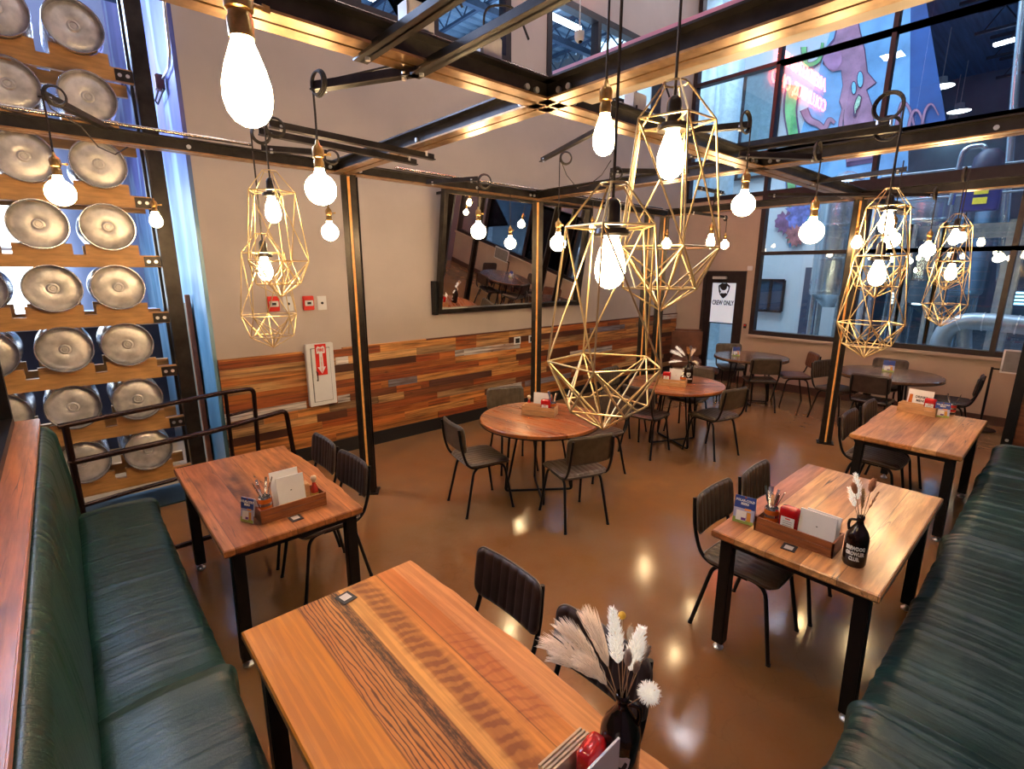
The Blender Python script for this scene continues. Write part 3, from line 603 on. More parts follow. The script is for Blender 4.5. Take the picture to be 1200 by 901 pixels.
q=hit(183,259,1,yC+.2); pendant('small',q,ZB+.02,'small bulb in front of the keg rack post',1.35)
pendant('globe',under(p3,271),2.83,'globe bulb in front of the left half of the mirror',1.0,coil=(.06,R(160)))
q=hit(598,285,1,yC-.1); pendant('globe',q,ZB,'globe bulb in front of the mirror, right next to the post',.9)
pendant('globe',under(p4,285),2.97,'globe bulb between the mirror post and the near cage lamp',.98,coil=(.05,R(150)),route=[(p4.x,p4.y,2.97)]+[tuple(hz(*k)) for k in ((664,205,2.9),(676,220,2.86),(690,217,2.88),(705,205,2.92),(716,188,2.97))])
pendant('edison',under(p11,262),2.85,'edison bulb half hidden behind the near cage lamp',1.0,coil=(.05,R(140)))
q=hit(694,268,1,yC-.4); pendant('small',q,ZB,'small dim bulb left of the half hidden edison bulb',1.2)
pendant('globe',under(p5,240),2.92,'globe bulb hanging left of the brewery window frame',1.0,rz=.5,coil=(.06,R(0)))
pendant('globe',under(Vector((p6.x,p6.y,0)),272),2.85,'globe bulb in front of the tall brewery window left of the post',1.14,rz=.5,coil=(.06,R(0)))
q=hit(1004,285,0,6.6); pendant('small',q,ZB,'small bulb beside the top of the window-side post',1.7)
pendant('globe',under(p8,293),2.82,'globe bulb between the two right-hand pairs of cages',1.0,rz=.5,coil=(.06,R(0)))
q=P(1044,281,3.9); pendant('globe',q,2.9,'globe bulb inside the outline of the tallest right-hand cage',.95)
pendant('edison',under(p9,284)+Vector((-.06,.06,0)),2.8,'edison bulb by the crew door, left one of two',.95,coil=(.06,R(200)))
pendant('globe',under(p10,287),2.66,'globe bulb by the crew door, right one of two',.68,coil=(.03,R(0)))
q=hit(781,286,0,6.2); pendant('globe',q,ZB,'round bulb seen through the top cage lamp',.95)
q=hit(1127,279,0,8.6); pendant('small',q,2.8,'small bulb seen beside the rightmost cage',1.6)
# --- pendants in gold cages
q=P(786,186,1.66); pendant('edison',q,3.4,'large gold wire cage lamp at top centre, higher of the near pair',1.05,rz=.25,cage=True)
q=P(715,312,1.34); pendant('edison',q,3.4,'nearest gold wire cage lamp, lower of the near pair over the round table',.96,rz=-.15,cage=True)
q=hit(320,248,1,yc1); pendant('edison',q,c1.z,'upper small gold cage lamp on the left',.97,rz=.8,cage=True,coil=(.05,R(170)))
q=hit(311,317,1,yc2); pendant('edison',q,c2.z,'lower small gold cage lamp on the left above the fire alarms',.97,rz=.1,cage=True,coil=(.05,R(170)))
pendant('edison',under(pE2,262),2.93,'tallest gold cage lamp of the right-hand four',.95,rz=.3,cage=True,coil=(.07,R(-90)))
q=P(1028,322,2.75); pendant('edison',q,2.93,'lowest and widest gold cage lamp on the right',.97,rz=.9,cage=True,coil=(.07,R(-90)))
p12=hz(1132,208,2.86); pendant('edison',under(p12,279),2.88,'rightmost gold cage lamp, the upper one',.93,rz=.2,cage=True,coil=(.06,R(0)))
q=P(1114,320,4.15); pendant('edison',q,2.88,'rightmost pair of gold cages, the lower one',.93,rz=.7,cage=True)
# security camera hanging from above
q=P(679,42,4.3); r_=root('security_camera',q,0,'white dome camera hanging on a thin rod before the upper window','camera')
MB().lathe([(0,-.055),(.02,-.05),(.035,-.035),(.042,-.012),(.042,.03),(.0,.032)],18).build('dome',whitep,r_,smooth=50); MB().lathe([(0,-.062),(.015,-.056),(.02,-.045),(0,-.04)],12,c=(0,-.012,0)).build('lens',amber,r_,smooth=60); MB().cyl((0,0,.03),(0,0,ZC-q.z),.006,8).build('rod',whitep,r_)
# ================================================================== KEG RACK
YK=5.20   # plane of the keg faces
kr=.178
KR={'n':0}
def keg_meshes():
    m=MB(); ax=Matrix.Rotation(R(90),3,'X')   # local z -> -y ; we build with z = depth forward
    r=kr; L=.60
    prof=[(r*.96,-L),(r,-L+.02),(r,-L+.10),(r*.965,-L+.115),(r,-L+.13)]
    z=-L+.13
    for k in range(3): prof+=[(r,z+.05),(r*1.02,z+.065),(r,z+.08)]; z+=.09
    prof+=[(r*.985,-.055),(r*.93,-.035),(r*.96,-.018),(r,-.006),(r*.995,.0),(r*.965,.0),(r*.945,-.012),(r*.925,-.062)]
    m.lathe(prof,40,ax=ax); body=meshof(m,'keg_body',kegm,40)
    m=MB(); m.lathe([(0,-.026),(.034,-.026),(.040,-.031),(.046,-.027),(r*.45,-.027),(r*.7,-.032),(r*.82,-.040),(r*.89,-.052),(r*.93,-.060)],40,ax=ax); face=meshof(m,'keg_end',kegface,60)
    m=MB(); m.lathe([(0,-.020),(.016,-.020),(.018,-.024),(.023,-.024),(.025,-.016),(.031,-.016),(.034,-.027)],20,ax=ax); valve=meshof(m,'keg_valve',kegface,40)
    return body,face,valve
kb,kf,kv=keg_meshes()
rows=[(530,'bottom shelf'),(465,'second shelf from the floor'),(404,'third shelf from the floor'),(338,'fourth shelf from the floor'),(267,'fourth shelf from the top'),(191,'third shelf from the top'),(113,'second shelf from the top'),(30,'top visible shelf')]
uR=[172,163,150,140,127,117,103,92]
xR=sum(hit(u,v,1,YK).x for u,(v,_) in zip(uR,rows))/8; xL=hit(60,340,1,YK).x; sp_=xR-xL
zr=[hit(u,v,1,YK).z for u,(v,_) in zip(uR,rows)]
def lin(a): # fit equal spacing
    n=len(a); mx=(n-1)/2; my=sum(a)/n; k=sum((i-mx)*(y-my) for i,y in enumerate(a))/sum((i-mx)**2 for i in range(n)); return my-k*mx,k
z00,dz_=lin(zr)
xpost=hit(190,364,1,YK).x+.05
for i,(v,rn) in enumerate(rows):
    z=z00+dz_*i
    for j,(x,cn) in enumerate(((xR,'right-hand column'),(xL,'middle column'),(xL-sp_,'left-hand column'),(xL-2*sp_,'far left column'))):
        if j==3 and i>1: continue
        if j==2 and i>5: continue
        rr=random.Random(i*7+j); o=root('beer_keg',(x+rr.uniform(-.012,.012),YK+rr.uniform(-.012,.012),z),0,'steel keg on the %s, %s of the rack'%(rn,cn),'keg','steel kegs lying on the keg rack')
        a=rr.uniform(0,6); 
        for me,nm in ((kb,'body'),(kf,'end_disc'),(kv,'valve')):
            c=child(me,nm,o); c.rotation_euler=(0,a,0)
    # shelf: front and rear notched beams
    s=root('keg_shelf',(xpost,YK+.05,z-kr),0,'notched pine beams of the %s carrying kegs'%rn,'shelf','pine shelves of the keg rack')
    for dy,nm in ((0,'front_beam'),(.44,'rear_beam')):
        m=MB(); x0_=-(xpost-(xL-2*sp_))-.3; pts=[(x0_,-.13),(0,-.13),(0,-.035)]
        for cx in (xR-xpost,xL-xpost,xL-sp_-xpost,xL-2*sp_-xpost):
            h=.045; e=.17
            pts+=[(cx+e,-.035),(cx+e,h),(cx+.115,h)]+[(cx+(kr+.002)*math.sin(R(a_)),kr-(kr+.002)*math.cos(R(a_))) for a_ in (35,22,10,0,-10,-22,-35)]+[(cx-.115,h),(cx-e,h),(cx-e,-.035)]
        pts+=[(x0_,-.035)]
        m.prism([(a,min(b,h) if False else b) for a,b in pts],dy,dy+.045,lambda u,v,w:Vector((u,w,v))); m.build(nm,pine,s)
    MB().bb((-.115,-.006,-.125),(.0,.0,-.045)).build('bracket_plate',steel,s)
    MB().cyl((-.085,-.012,-.085),(-.085,-.006,-.085),.014,10).cyl((-.035,-.012,-.085),(-.035,-.006,-.085),.014,10).build('bolts',zinc,s)
r_=root('rack_post',(xpost+.065,YK+.09,0),0,'tall dark steel post at the right end of the keg rack','post')
MB().bb((-.06,-.05,0),(.055,.05,ZC-.05)).build('column',steel,r_,bevel=.004); MB().bb((-.045,.34,0),(-.005,.38,ZC-.05)).build('rear_upright',steel,r_)
MB().bb((-.1,-.09,0),(.1,.09,.015)).build('base_plate',steel,r_)
tag(MB().bb((xL-2.6*sp_,YK+.02,0),(xpost,YK+.5,.012)).build('keg_plinth',simple('dull teal plinth',(.02,.038,.04),.5)),'low teal plinth under the keg rack','plinth')
# ================================================================== BACK ROOM beyond the kegs, roof beyond the upper windows
YB=9.6
backwall=simple('blue grey shop wall',(.20,.23,.33),.6,0,.15,1.2)
m=MB(); panel_wall(m,lambda u,v,w:Vector((u,YB+w,v)),(X0,XC),(0,ZC),[(-2.3,.05,1.3,3.4)],0,.15); structure(m.build('wall_shop_rear',backwall))
day=glow('daylight sky through shop window',(.82,.93,1.0),4.2)
structure(MB().bb((-2.6,YB+.5,1.0),(.4,YB+.55,3.8)).build('trim_4',day))
window_unit(5,lambda u,v,w:Vector((u,YB+w,v)),(-2.3,.05),(1.3,3.4),[-1.5,-.75],.05,glassm('shop window glass',(.95,.98,1)),.08,(2.35,))
structure(MB().bb((XC,YB+.0,0),(XW,YB+.15,ZC)).build('wall_upper_rear',simple('blue lit rear wall',(.10,.16,.26),.6,0,.2,1)))
deckm=simple('corrugated blue deck',(.26,.36,.46),.45,.3,.2,2)
ZR=6.85
m=MB()
for k in range(34):
    y=YW+.25+k*.116; m.bb((XC+.2,y,ZR-.10 if k%2 else ZR-.05),(XW,y+.116,ZR-.02))
structure(m.build('trim_5',deckm))
joistm=simple('blue grey roof joist',(.05,.075,.12),.5,.3,.2,8)
for i,x in enumerate([2.0,3.0,4.0,5.0,6.0,7.0,8.0,9.0]):
    m=MB(); zt_,zb_=ZR-.12,ZR-.50
    m.bb((x-.035,YW+.25,zt_-.05),(x+.035,YB,zt_)); m.bb((x-.03,YW+.25,zb_),(x+.03,YB,zb_+.045)); 
    for k in range(7):
        y=YW+.3+k*.56; m.tube([(x,y,zb_+.03),(x,y+.28,zt_-.03)],.014,5); m.tube([(x,y+.28,zt_-.03),(x,y+.56,zb_+.03)],.014,5)
    tag(m.build('roof_joist',joistm),'steel roof joist seen through the high windows above the mirror wall','joist','roof joists beyond the high windows')
tag(MB().bb((6.0,YW+1.2,ZR-.62),(7.6,YW+1.3,ZR-.57)).build('tube_light',glow('tube light',(.85,.95,1),9)),'lit strip light under the roof seen through the high right window','light fixture')
tag(MB().bb((XC+.3,YW+1.8,ZR-.62),(XW-.2,YW+1.90,ZR-.52)).build('roof_girder',joistm),'dark girder crossing below the roof joists behind the high windows','girder')
for i_,(z_,l_) in enumerate([(3.75,'lower'),(5.1,'upper')]):
    m=MB(); m.bb((X0+.1,8.0,z_),(XC-.02,8.05,z_+.04)); m.bb((X0+.1,8.0,z_+.5),(XC-.02,8.05,z_+.54))
    for k in range(9): x=X0+.15+k*.4; m.tube([(x,8.02,z_+.02),(x+.2,8.02,z_+.52)],.015,4); m.tube([(x+.2,8.02,z_+.52),(x+.4,8.02,z_+.02)],.015,4)
    tag(m.build('wall_truss',joistm),'dark %s truss crossing the room behind the kegs'%l_,'truss')
# shop furniture behind the kegs (dark shelving, red goods, counter)
dk=simple('dark navy shelving',(.015,.022,.045),.5,0,.3,4)
r_=root('shop_shelving',(-.1,8.6,0),0,'dark shelving in the room behind the keg rack','shelving')
m=MB(); m.bb((-1.4,-.2,0),(-1.34,.2,1.25)).bb((.6,-.2,0),(.66,.2,1.25)).bb((-1.4,.17,0),(.66,.2,1.25)); m.build('frame',dk,r_)
m=MB(); [m.bb((-1.34,-.2,z),(.6,.17,z+.03)) for z in (.25,.6,.95,1.22)]; m.build('shelf_boards',dk,r_)
gm=[simple('goods %d'%i,c,.5) for i,c in enumerate([(.55,.02,.03),(.6,.16,.03),(.05,.08,.35),(.55,.55,.55),(.30,.02,.04)])]
rg=random.Random(5)
for z,zn in ((.28,'lowest'),(.63,'middle'),(.98,'upper')):
    for k in range(7):
        x=-1.2+k*.27; w=.16+rg.random()*.06; h=.14+rg.random()*.14; c=rg.randrange(5)
        if z<.9 and rg.random()<.25: continue
        o=MB().bb((-w/2,-.1,0),(w/2,.1,h)).bb((-w/2+.02,-.105,h*.3),(w/2-.02,-.1,h*.6)).build('boxed_goods',gm[c],loc=(-.1+x,8.55,z),bevel=.006); tag(o,'small coloured carton on the dark shelving behind the kegs','box','cartons on the shelving behind the kegs')
r_=root('grey_counter',(.45,7.6,0),0,'grey slotted counter seen between the kegs','counter')
MB().bb((-.9,-.25,1.45),(.45,.25,1.62)).build('counter_top',simple('pale grey counter',(.35,.38,.45),.4),r_,bevel=.01); MB().bb((-.85,-.2,0),(.4,.2,1.45)).build('cabinet',dk,r_)
m=MB(); [m.bb((-.75+k*.13,-.256,1.50),(-.66+k*.13,-.25,1.57)) for k in range(8)]; m.build('slots',darkprint,r_)
r_=root('potted_plant',(.52,7.5,1.62),0,'small green plant standing on the grey counter behind the kegs','plant')
MB().lathe([(0,0),(.05,0),(.065,.1),(0,.1)],12).build('pot',simple('grey pot',(.3,.3,.32),.5),r_)
m=MB(); rg=random.Random(3)
for k in range(22):
    a=rg.random()*6.28; t=rg.random()*.9; p=Vector((0,0,.1)); q=p+Vector((math.cos(a)*t*.2,math.sin(a)*t*.2,.12+.2*rg.random())); s_=Vector((-math.sin(a),math.cos(a),0))*.03
    m.add([p,(p+q)/2+s_,q,(p+q)/2-s_],[(0,1,2,3)])
m.build('leaves',simple('green leaves',(.05,.35,.08),.5),r_)
# ================================================================== BREWERY beyond the glass
BX=13.4
bw=simple('pale brewery wall',(.62,.70,.74),.5,0,.05,1.2)
structure(MB().bb((XW+.2,-9,-.1),(27,10,-.0)).build('floor_brewery',simple('wet grey brewery floor',(.22,.25,.27),.25,0,.2,2)))
structure(MB().bb((BX,3.25,0),(BX+.2,10,9.2)).build('wall_brewery_mural',bw))
structure(MB().bb((XW+.2,8.2,0),(BX,8.4,9.2)).build('wall_brewery_left',bw))
roofb=simple('deep blue corrugated roof',(.08,.19,.42),.5,.2,.35,1.6,stretch=(.3,6,1))
structure(MB().bb((XW+.2,-9,9.2),(27,10,9.4)).build('ceiling_brewery',roofb))
structure(MB().bb((26.8,-9,0),(27,10,9.2)).build('wall_brewery_far',simple('blue grey far wall',(.10,.20,.30),.6,0,.3,.8)))
structure(MB().bb((XW+.2,-9,0),(27,-8.8,9.2)).build('wall_brewery_right',simple('grey right wall',(.12,.18,.24),.6,0,.3,.8)))
for i in range(5):
    x=15+i*2.4; m=MB(); m.bb((x-.04,-8.8,8.9),(x+.04,3.2 if x>BX else 8,8.98)); m.bb((x-.04,-8.8,8.35),(x+.04,3.2,8.42))
    for k in range(16): y=-8.5+k*.72; m.tube([(x,y,8.4),(x,y+.36,8.92)],.02,4); m.tube([(x,y+.36,8.92),(x,y+.72,8.4)],.02,4)
    tag(m.build('roof_truss',simple('dark truss %d'%i,(.02,.035,.07),.5,.3)),'dark roof truss high in the brewery beyond the glass','truss','roof trusses of the brewery')
mz=lambda u,v,d=0: hit(u,v,0,BX-d)
fm=lambda u,v,w: hit(u,v,0,BX-w)
def blob(pts,w,mat,name,parent=None,sub=0): return MB().prism([(p[0],p[1]) for p in pts],w,w+.002,fm).build(name,mat,parent)
mur=root('mural',(BX,4.2,4.5),0,'large painted octopus mural on the pale wall beyond the glass','mural')
def mpoly(pix,w,mat,name):
    vs=[hit(u,v,0,BX-w) for u,v in pix]; o=MB().add([p-Vector((BX,4.2,4.5)) for p in vs],[tuple(range(len(vs)))]).build(name,mat,mur); return o
skyb=simple('mural blue',(.20,.46,.80),.6,0,.3,1.4); mpoly([(990,-40),(1068,-60),(1066,120),(1064,200),(1030,240),(960,262),(925,290),(920,210),(940,150),(955,100),(975,30)],.02,skyb,'painted_sky')
mpoly([(1060,-60),(1075,-60),(1110,150),(1064,170)],.018,simple('mural deep blue',(.03,.11,.36),.6,0,.3,1),'painted_deep_sky')
oct_=simple('mural mauve skin',(.42,.22,.33),.6,0,.35,3); octd=simple('mural dark outline',(.10,.05,.13),.6); 
body=[(985,20),(1003,15),(1008,40),(1013,60),(1016,85),(1026,97),(1015,105),(1022,125),(1024,150),(1022,185),(992,190),(990,160),(988,130),(984,118),(988,100),(986,82),(975,84),(966,76),(966,62),(978,48)]
def grow(poly,k):
    cx=sum(p[0] for p in poly)/len(poly); cy=sum(p[1] for p in poly)/len(poly); return [(cx+(x-cx)*k,cy+(y-cy)*k) for x,y in poly]
mpoly(grow(body,1.06),.03,octd,'outline'); mpoly(body,.04,oct_,'octopus_body')
mpoly([(967,60),(975,52),(985,58),(987,72),(980,83),(970,80),(964,70)],.05,simple('mural pink lobe',(.48,.24,.42),.6,0,.3,4),'octopus_lobe')
eye=simple('mural pale cyan',(.22,.60,.85),.6)
for cx,cy,a,b_ in ((1008,93,3.2,9),(1000.5,103,2.4,7)):
    mpoly([(cx+(a+1)*math.cos(t),cy+(b_+1.2)*math.sin(t)) for t in [2*math.pi*k/16 for k in range(16)]],.05,octd,'eye_outline'); mpoly([(cx+a*math.cos(t),cy+b_*math.sin(t)) for t in [2*math.pi*k/16 for k in range(16)]],.06,eye,'eye')
mpoly([(1006,110),(1010,113),(1008,124),(1004,130),(1003,137),(1000,136),(1000,125),(1003,115)],.06,octd,'mouth_outline'); mpoly([(1006,112),(1009,114),(1007,123),(1003,129),(1002,134),(1001,125),(1004,116)],.07,simple('mural pale green teeth',(.45,.75,.50),.6,0,.5,30),'teeth')
def tent(pts,w,name,mat=oct_,lay=.045):
    L=[];Rr=[]
    for i,p in enumerate(pts):
        a=pts[max(i-1,0)]; b_=pts[min(i+1,len(pts)-1)]; d=math.hypot(b_[0]-a[0],b_[1]-a[1]); nx,ny=-(b_[1]-a[1])/d,(b_[0]-a[0])/d; k=w*(1-.6*i/len(pts)); L.append((p[0]+nx*k,p[1]+ny*k)); Rr.append((p[0]-nx*k,p[1]-ny*k))
    for kk,(mm,ex,ly) in enumerate(((octd,1.35,lay-.004),(mat,1,lay))):
        for i in range(len(pts)-1):
            def e(q,c): return (c[0]+(q[0]-c[0])*ex,c[1]+(q[1]-c[1])*ex)
            m_=[e(L[i],pts[i]),e(L[i+1],pts[i+1]),e(Rr[i+1],pts[i+1]),e(Rr[i],pts[i])]
            if i==0: vs=[]; fs=[]
            b0=len(vs); vs+= [hit(u,v,0,BX-ly)-Vector((BX,4.2,4.5)) for u,v in m_]; fs.append((b0,b0+1,b0+2,b0+3))
        MB().add(vs,fs).build(name if kk else 'tentacle_outline',mm,mur)
def arc(P0,n=5):
    out=[]
    for i in range(len(P0)-1):
        p0=P0[max(i-1,0)];p1=P0[i];p2=P0[i+1];p3=P0[min(i+2,len(P0)-1)]
        for k in range(n):
            t=k/n; out.append(tuple(.5*((2*p1[j])+(-p0[j]+p2[j])*t+(2*p0[j]-5*p1[j]+4*p2[j]-p3[j])*t*t+(-p0[j]+3*p1[j]-3*p2[j]+p3[j])*t**3) for j in (0,1)))
    return out+[P0[-1]]
tent(arc([(942,128),(948,140),(958,145),(966,150),(972,140),(978,144)]),4,'tentacle'); tent(arc([(992,170),(985,150),(988,128)]),3,'tentacle')
tent(arc([(1048,165),(1053,135),(1058,120),(1066,128),(1072,150),(1080,165)]),2.2,'tentacle'); tent(arc([(1062,165),(1068,135),(1076,130),(1084,150),(1090,165)]),1.8,'tentacle',lay=.05); tent(arc([(1078,160),(1084,130),(1092,122),(1100,135)]),1.6,'tentacle',lay=.055)
weed=simple('mural green weed',(.16,.50,.18),.6,0,.4,4)
tent(arc([(930,100),(926,130),(931,170),(927,210),(930,250),(926,285)]),7,'seaweed',weed); tent(arc([(942,55),(945,75),(960,70),(964,50)]),3,'seaweed',weed)
coral=simple('mural coral and seaweed',(.16,.14,.40),.6,0,.8,14)
rc=random.Random(4)
for c_,(cx_,cy_,r_,mt_) in enumerate([(922,262,14,simple('mural plum coral',(.20,.10,.22),.6,0,.5,9)),(940,250,20,simple('mural violet coral',(.14,.18,.50),.6,0,.6,9)),(956,262,12,simple('mural teal coral',(.10,.35,.40),.6,0,.5,9)),(932,276,12,simple('mural rust coral',(.40,.16,.16),.6,0,.5,9)),(948,232,12,simple('mural blue coral',(.10,.25,.60),.6,0,.5,9))]):
    vs_=[]
    for k in range(26): rr_=r_*(.55+.45*rc.random() if k%2 else 1.05); vs_.append((cx_+rr_*math.cos(2*math.pi*k/26),cy_+rr_*1.1*math.sin(2*math.pi*k/26)))
    L_=[(cx_,cy_)]+vs_; o_=MB().add([hit(u,v,0,BX-.05-.004*c_)-Vector((BX,4.2,4.5)) for u,v in L_],[(0,k+1,(k+1)%26+1) for k in range(26)]).build('coral',mt_,mur)
# grey framed windows and dark office frames of the pale wall
navy=simple('dark navy window',(.04,.07,.12),.15,0,.2,2)
for i,(pix,l) in enumerate([([(890,328),(918,332),(916,365),(888,362)],'dark lower window in the pale brewery wall behind the left pane'),([(835,100),(905,120),(905,205),(835,205)],'tall grey window high in the pale brewery wall')]):
    vs=[hit(u,v,0,BX-.03) for u,v in pix]; c=sum(vs,Vector())/4; ys=[p.y for p in vs]; zs_=[p.z for p in vs]; y0_,y1_,z0_,z1_=min(ys),max(ys),min(zs_),max(zs_)
    structure(MB().bb((BX-.06,y0_,z0_),(BX-.005,y1_,z1_)).build('window_%d'%(6+i),navy if i==0 else simple('grey blue panes',(.20,.32,.38),.2)))
    m=MB(); 
    for a_ in (y0_,(y0_+y1_)/2,y1_): m.bb((BX-.09,a_-.03,z0_),(BX-.05,a_+.03,z1_))
    for a_ in (z0_,z1_): m.bb((BX-.09,y0_,a_-.03),(BX-.05,y1_,a_+.03))
    structure(m.build('trim_%d'%(6+i),winframe))
p=hit(943,392,0,BX-.05); q=hit(932,332,0,BX-.05); q=p; s=root('brewery_door',(BX-.04,(p.y+q.y)/2,0),0,'teal grey door in the brewery wall beyond the glass','door')
MB().bb((-.03,-.16,0),(.03,.16,2.15)).build('leaf',simple('navy door',(.04,.08,.14),.4),s); MB().cyl((-.06,-.1,1.0),(-.03,-.1,1.0),.025,10).build('handle',zinc,s)
# fermenting tanks
tankm=simple('brewery tank steel',(.50,.60,.66),.25,.85,.12,2)
def tank(x,y,r,z0,z1,label):
    o=root('fermenting_tank',(x,y,0),0,label,'tank','steel fermenting tanks beyond the glass')
    MB().lathe([(0,z0-.7*r),(.12,z0-.7*r),(r,z0),(r,z1),(r*.96,z1+.1),(r*.75,z1+.3),(r*.3,z1+.42),(0,z1+.45)],36).build('vessel',tankm,o,smooth=40)
    m=MB()
    for z in [z0+.05+(z1-z0)*k/3 for k in range(4)]: m.lathe([(r*1.0,z-.03),(r*1.012,z-.02),(r*1.012,z+.02),(r*1.0,z+.03)],36)
    m.build('bands',tankm,o,smooth=40)
    for k in range(4): a=R(45+90*k); MB().cyl((r*.85*math.cos(a),r*.85*math.sin(a),0),(r*.85*math.cos(a),r*.85*math.sin(a),z0+.1),.05,10).build('leg',tankm,o)
    return o
for (u,d_,r,z0,z1,l) in [(985,12.3,.40,1.6,3.6,'slim steel tank beyond the glass left of the mullion'),(1090,12.6,.62,1.9,3.45,'wide steel tank behind the tallest right-hand cage'),(1112,15.0,.8,1.6,3.6,'steel tank farther back beyond the right panes'),(1134,15.6,.6,2.6,3.7,'short steel vessel high behind the right panes')]:
    p=hit(u,260,0,d_); tank(d_,p.y,r,z0,z1,l)
# curved duct, columns, pipes low in the hall
o=root('pipe_duct',(0,0,0),0,'big curved grey pipe low behind the right window pane','pipe')
D=11.1; pp=[hit(u,v,0,D) for u,v in ((1098,440),(1101,400),(1112,382),(1135,376),(1170,378),(1215,383))]
MB().tube(rnd(pp,.30,8),.14,20).build('duct',simple('pale grey duct',(.42,.46,.50),.35,.3,.1,4),o,smooth=60)
m=MB(); [m.tube([pp[i]+(pp[i+1]-pp[i])*.48,pp[i]+(pp[i+1]-pp[i])*.52],.152,20) for i in (2,3,4)]; m.build('collars',zinc,o,smooth=60); MB().cyl(hit(1130,382,0,D),hit(1130,450,0,D),.10,16).build('branch',simple('grey duct',(.38,.42,.46),.35,.3),o)
for i,(u,l,w) in enumerate([(1012,'slim galvanised column left of the light panels',.08),(1050,'galvanised column between the two light panels',.09),(1088,'grey column under the right cages',.10),(1170,'pale column at the right edge beyond the glass',.12)]):
    p=hit(u,380,0,11.8); tag(MB().bb((-w,-w*.3,0),(w,w*.3,2.9)).bb((-w,-w,0),(-w*.7,w,2.9)).bb((w*.7,-w,0),(w,w,2.9)).bb((-.2,-.2,0),(.2,.2,.02)).build('steel_column',simple('galvanised column %d'%i,(.36,.42,.46),.4,.5),loc=(11.8,p.y,0)),l,'column','galvanised columns of the brewery platform')
pl=root('platform',(11.9,0,2.75),0,'grey steel platform edge crossing behind the right window panes','platform')
MB().bb((-.05,-4,-.12),(.05,2.9,.12)).build('edge_beam',simple('platform edge beam',(.25,.30,.34),.4,.4),pl)
m=MB(); [m.tube([(0,-4,z),(0,2.9,z)],.018,6) for z in (.6,1.05)]; [m.tube([(0,y,0),(0,y,1.05)],.018,6) for y in (-3,-1.8,-.6,.6,1.8,2.9)]; m.build('guard_rail',simple('rail grey',(.3,.36,.40),.4,.5),pl)
scr=glow('bright louvred light',(.80,1.0,.93),3.2)
for i,(u0,v0,u1,v1) in enumerate([(1044,338,1062,357),(1072,338,1089,358)]):
    a=hit(u0,v0,0,14.6); b_=hit(u1,v1,0,14.6); o=root('louvred_window',(14.6,(a.y+b_.y)/2,b_.z),0,['left','right'][i]+' bright louvred panel glowing low beyond the glass','window panel'); W=abs(a.y-b_.y); Hh=a.z-b_.z
    MB().bb((-.03,-W/2-.04,-.04),(0.02,W/2+.04,Hh+.04)).build('frame',navy,o); m=MB(); [m.bb((-.05,-W/2,Hh*k/5+.01),(-.03,W/2,Hh*(k+.72)/5)) for k in range(5)]; m.build('slats',scr,o)
a=hit(1168,340,0,14.6); b_=hit(1204,358,0,14.6); o=root('louvred_window',(14.6,(a.y+b_.y)/2,b_.z),0,'wide bluish louvred panel at the right edge beyond the glass','window panel'); W=abs(a.y-b_.y); Hh=a.z-b_.z
MB().bb((-.03,-W/2,-.05),(.02,W/2,Hh+.05)).build('frame',navy,o); m=MB(); [m.bb((-.05,-W/2,Hh*k/4+.01),(-.03,W/2,Hh*(k+.7)/4)) for k in range(4)]; m.build('slats',glow('bluish louvre',(.4,.85,1),2.2),o)
a=hit(1150,232,0,11.4); o=root('control_cabinet',(11.4,a.y,a.z-.38),0,'blue machine with two yellow labels behind the right-hand window','machine')
MB().bb((-.2,-.36,0),(.2,.36,.75)).build('housing',simple('machine blue',(.02,.05,.32),.4),o,bevel=.02)
for k,z in enumerate((.16,.40)): MB().bb((-.21,-.14,z),(-.2,.14,z+.16)).build('yellow_label',simple('yellow label %d'%k,(.8,.72,.05),.5,emit=(.8,.72,.05),es=.25),o)  # labels carry a slight emission of their own
MB().bb((-.21,-.14,.62),(-.2,.14,.66)).build('white_label',whitep,o)
o.scale=(.62,.62,.62); o.location=(11.4,a.y,a.z-.20)
MB().lathe([(.3,.75),(.34,.9),(.30,1.35),(.16,1.5),(0,1.5)],20).build('dark_hood',simple('navy hood',(.02,.03,.07),.5),o,smooth=40)
MB().tube(rnd([(0,.1,1.3),(0,.1,1.62),(0,.55,1.62),(0,.6,.2)],.2,6),.07,12).build('bent_pipe',tankm,o,smooth=60)
lampm=glow('highbay lamp face',(1,.97,.88),7)
for i,(u,v) in enumerate([(1103,101),(1124,130),(1116,142)]):
    p=hit(u,v,2,8.3) if False else hz(u,v,7.6); o=root('highbay_lamp',p,0,['largest','middle','lowest'][i]+' round highbay lamp under the dark brewery roof','ceiling lamp','highbay lamps in the brewery')
    MB().lathe([(0,.25),(.12,.25),(.14,.08),(.34,-.02)],24).build('shade',simple('white shade %d'%i,(.7,.7,.7),.4),o,smooth=40); MB().lathe([(0,-.0),(.33,-.015)],24).build('lens',lampm,o); MB().cyl((0,0,.25),(0,0,9.2-p.z),.015,6).build('rod',zinc,o)
p=hz(1165,53,8.0); q=hz(1190,46,8.0); o=MB().bar(p,q,.16,.06).build('strip_light',glow('cold strip light',(.95,1,1),9)); tag(o,'bright strip light under the dark roof at top right','light fixture')
o=root('rooftop_duct',(0,0,0),0,'pale vertical pipe at the top right edge beyond the glass','pipe')
MB().tube([hit(1172,330,0,12.5),hit(1190,100,0,12.5),hit(1203,-40,0,12.5)],.06,12).build('pipe',tankm,o,smooth=60)
for i,(u0,l) in enumerate([(838,'leftmost pale blue column beyond the upper glass'),(858,'pale blue column right beside the leftmost one beyond the upper glass')]):
    p=hit(u0,60,0,11.6); o=MB().lathe([(.28,0),(.28,9.1)],24,c=(11.6,p.y,0)).build('pale_column',simple('pale blue column %d'%i,(.45,.62,.72),.3,.3),smooth=60); tag(o,l,'column')
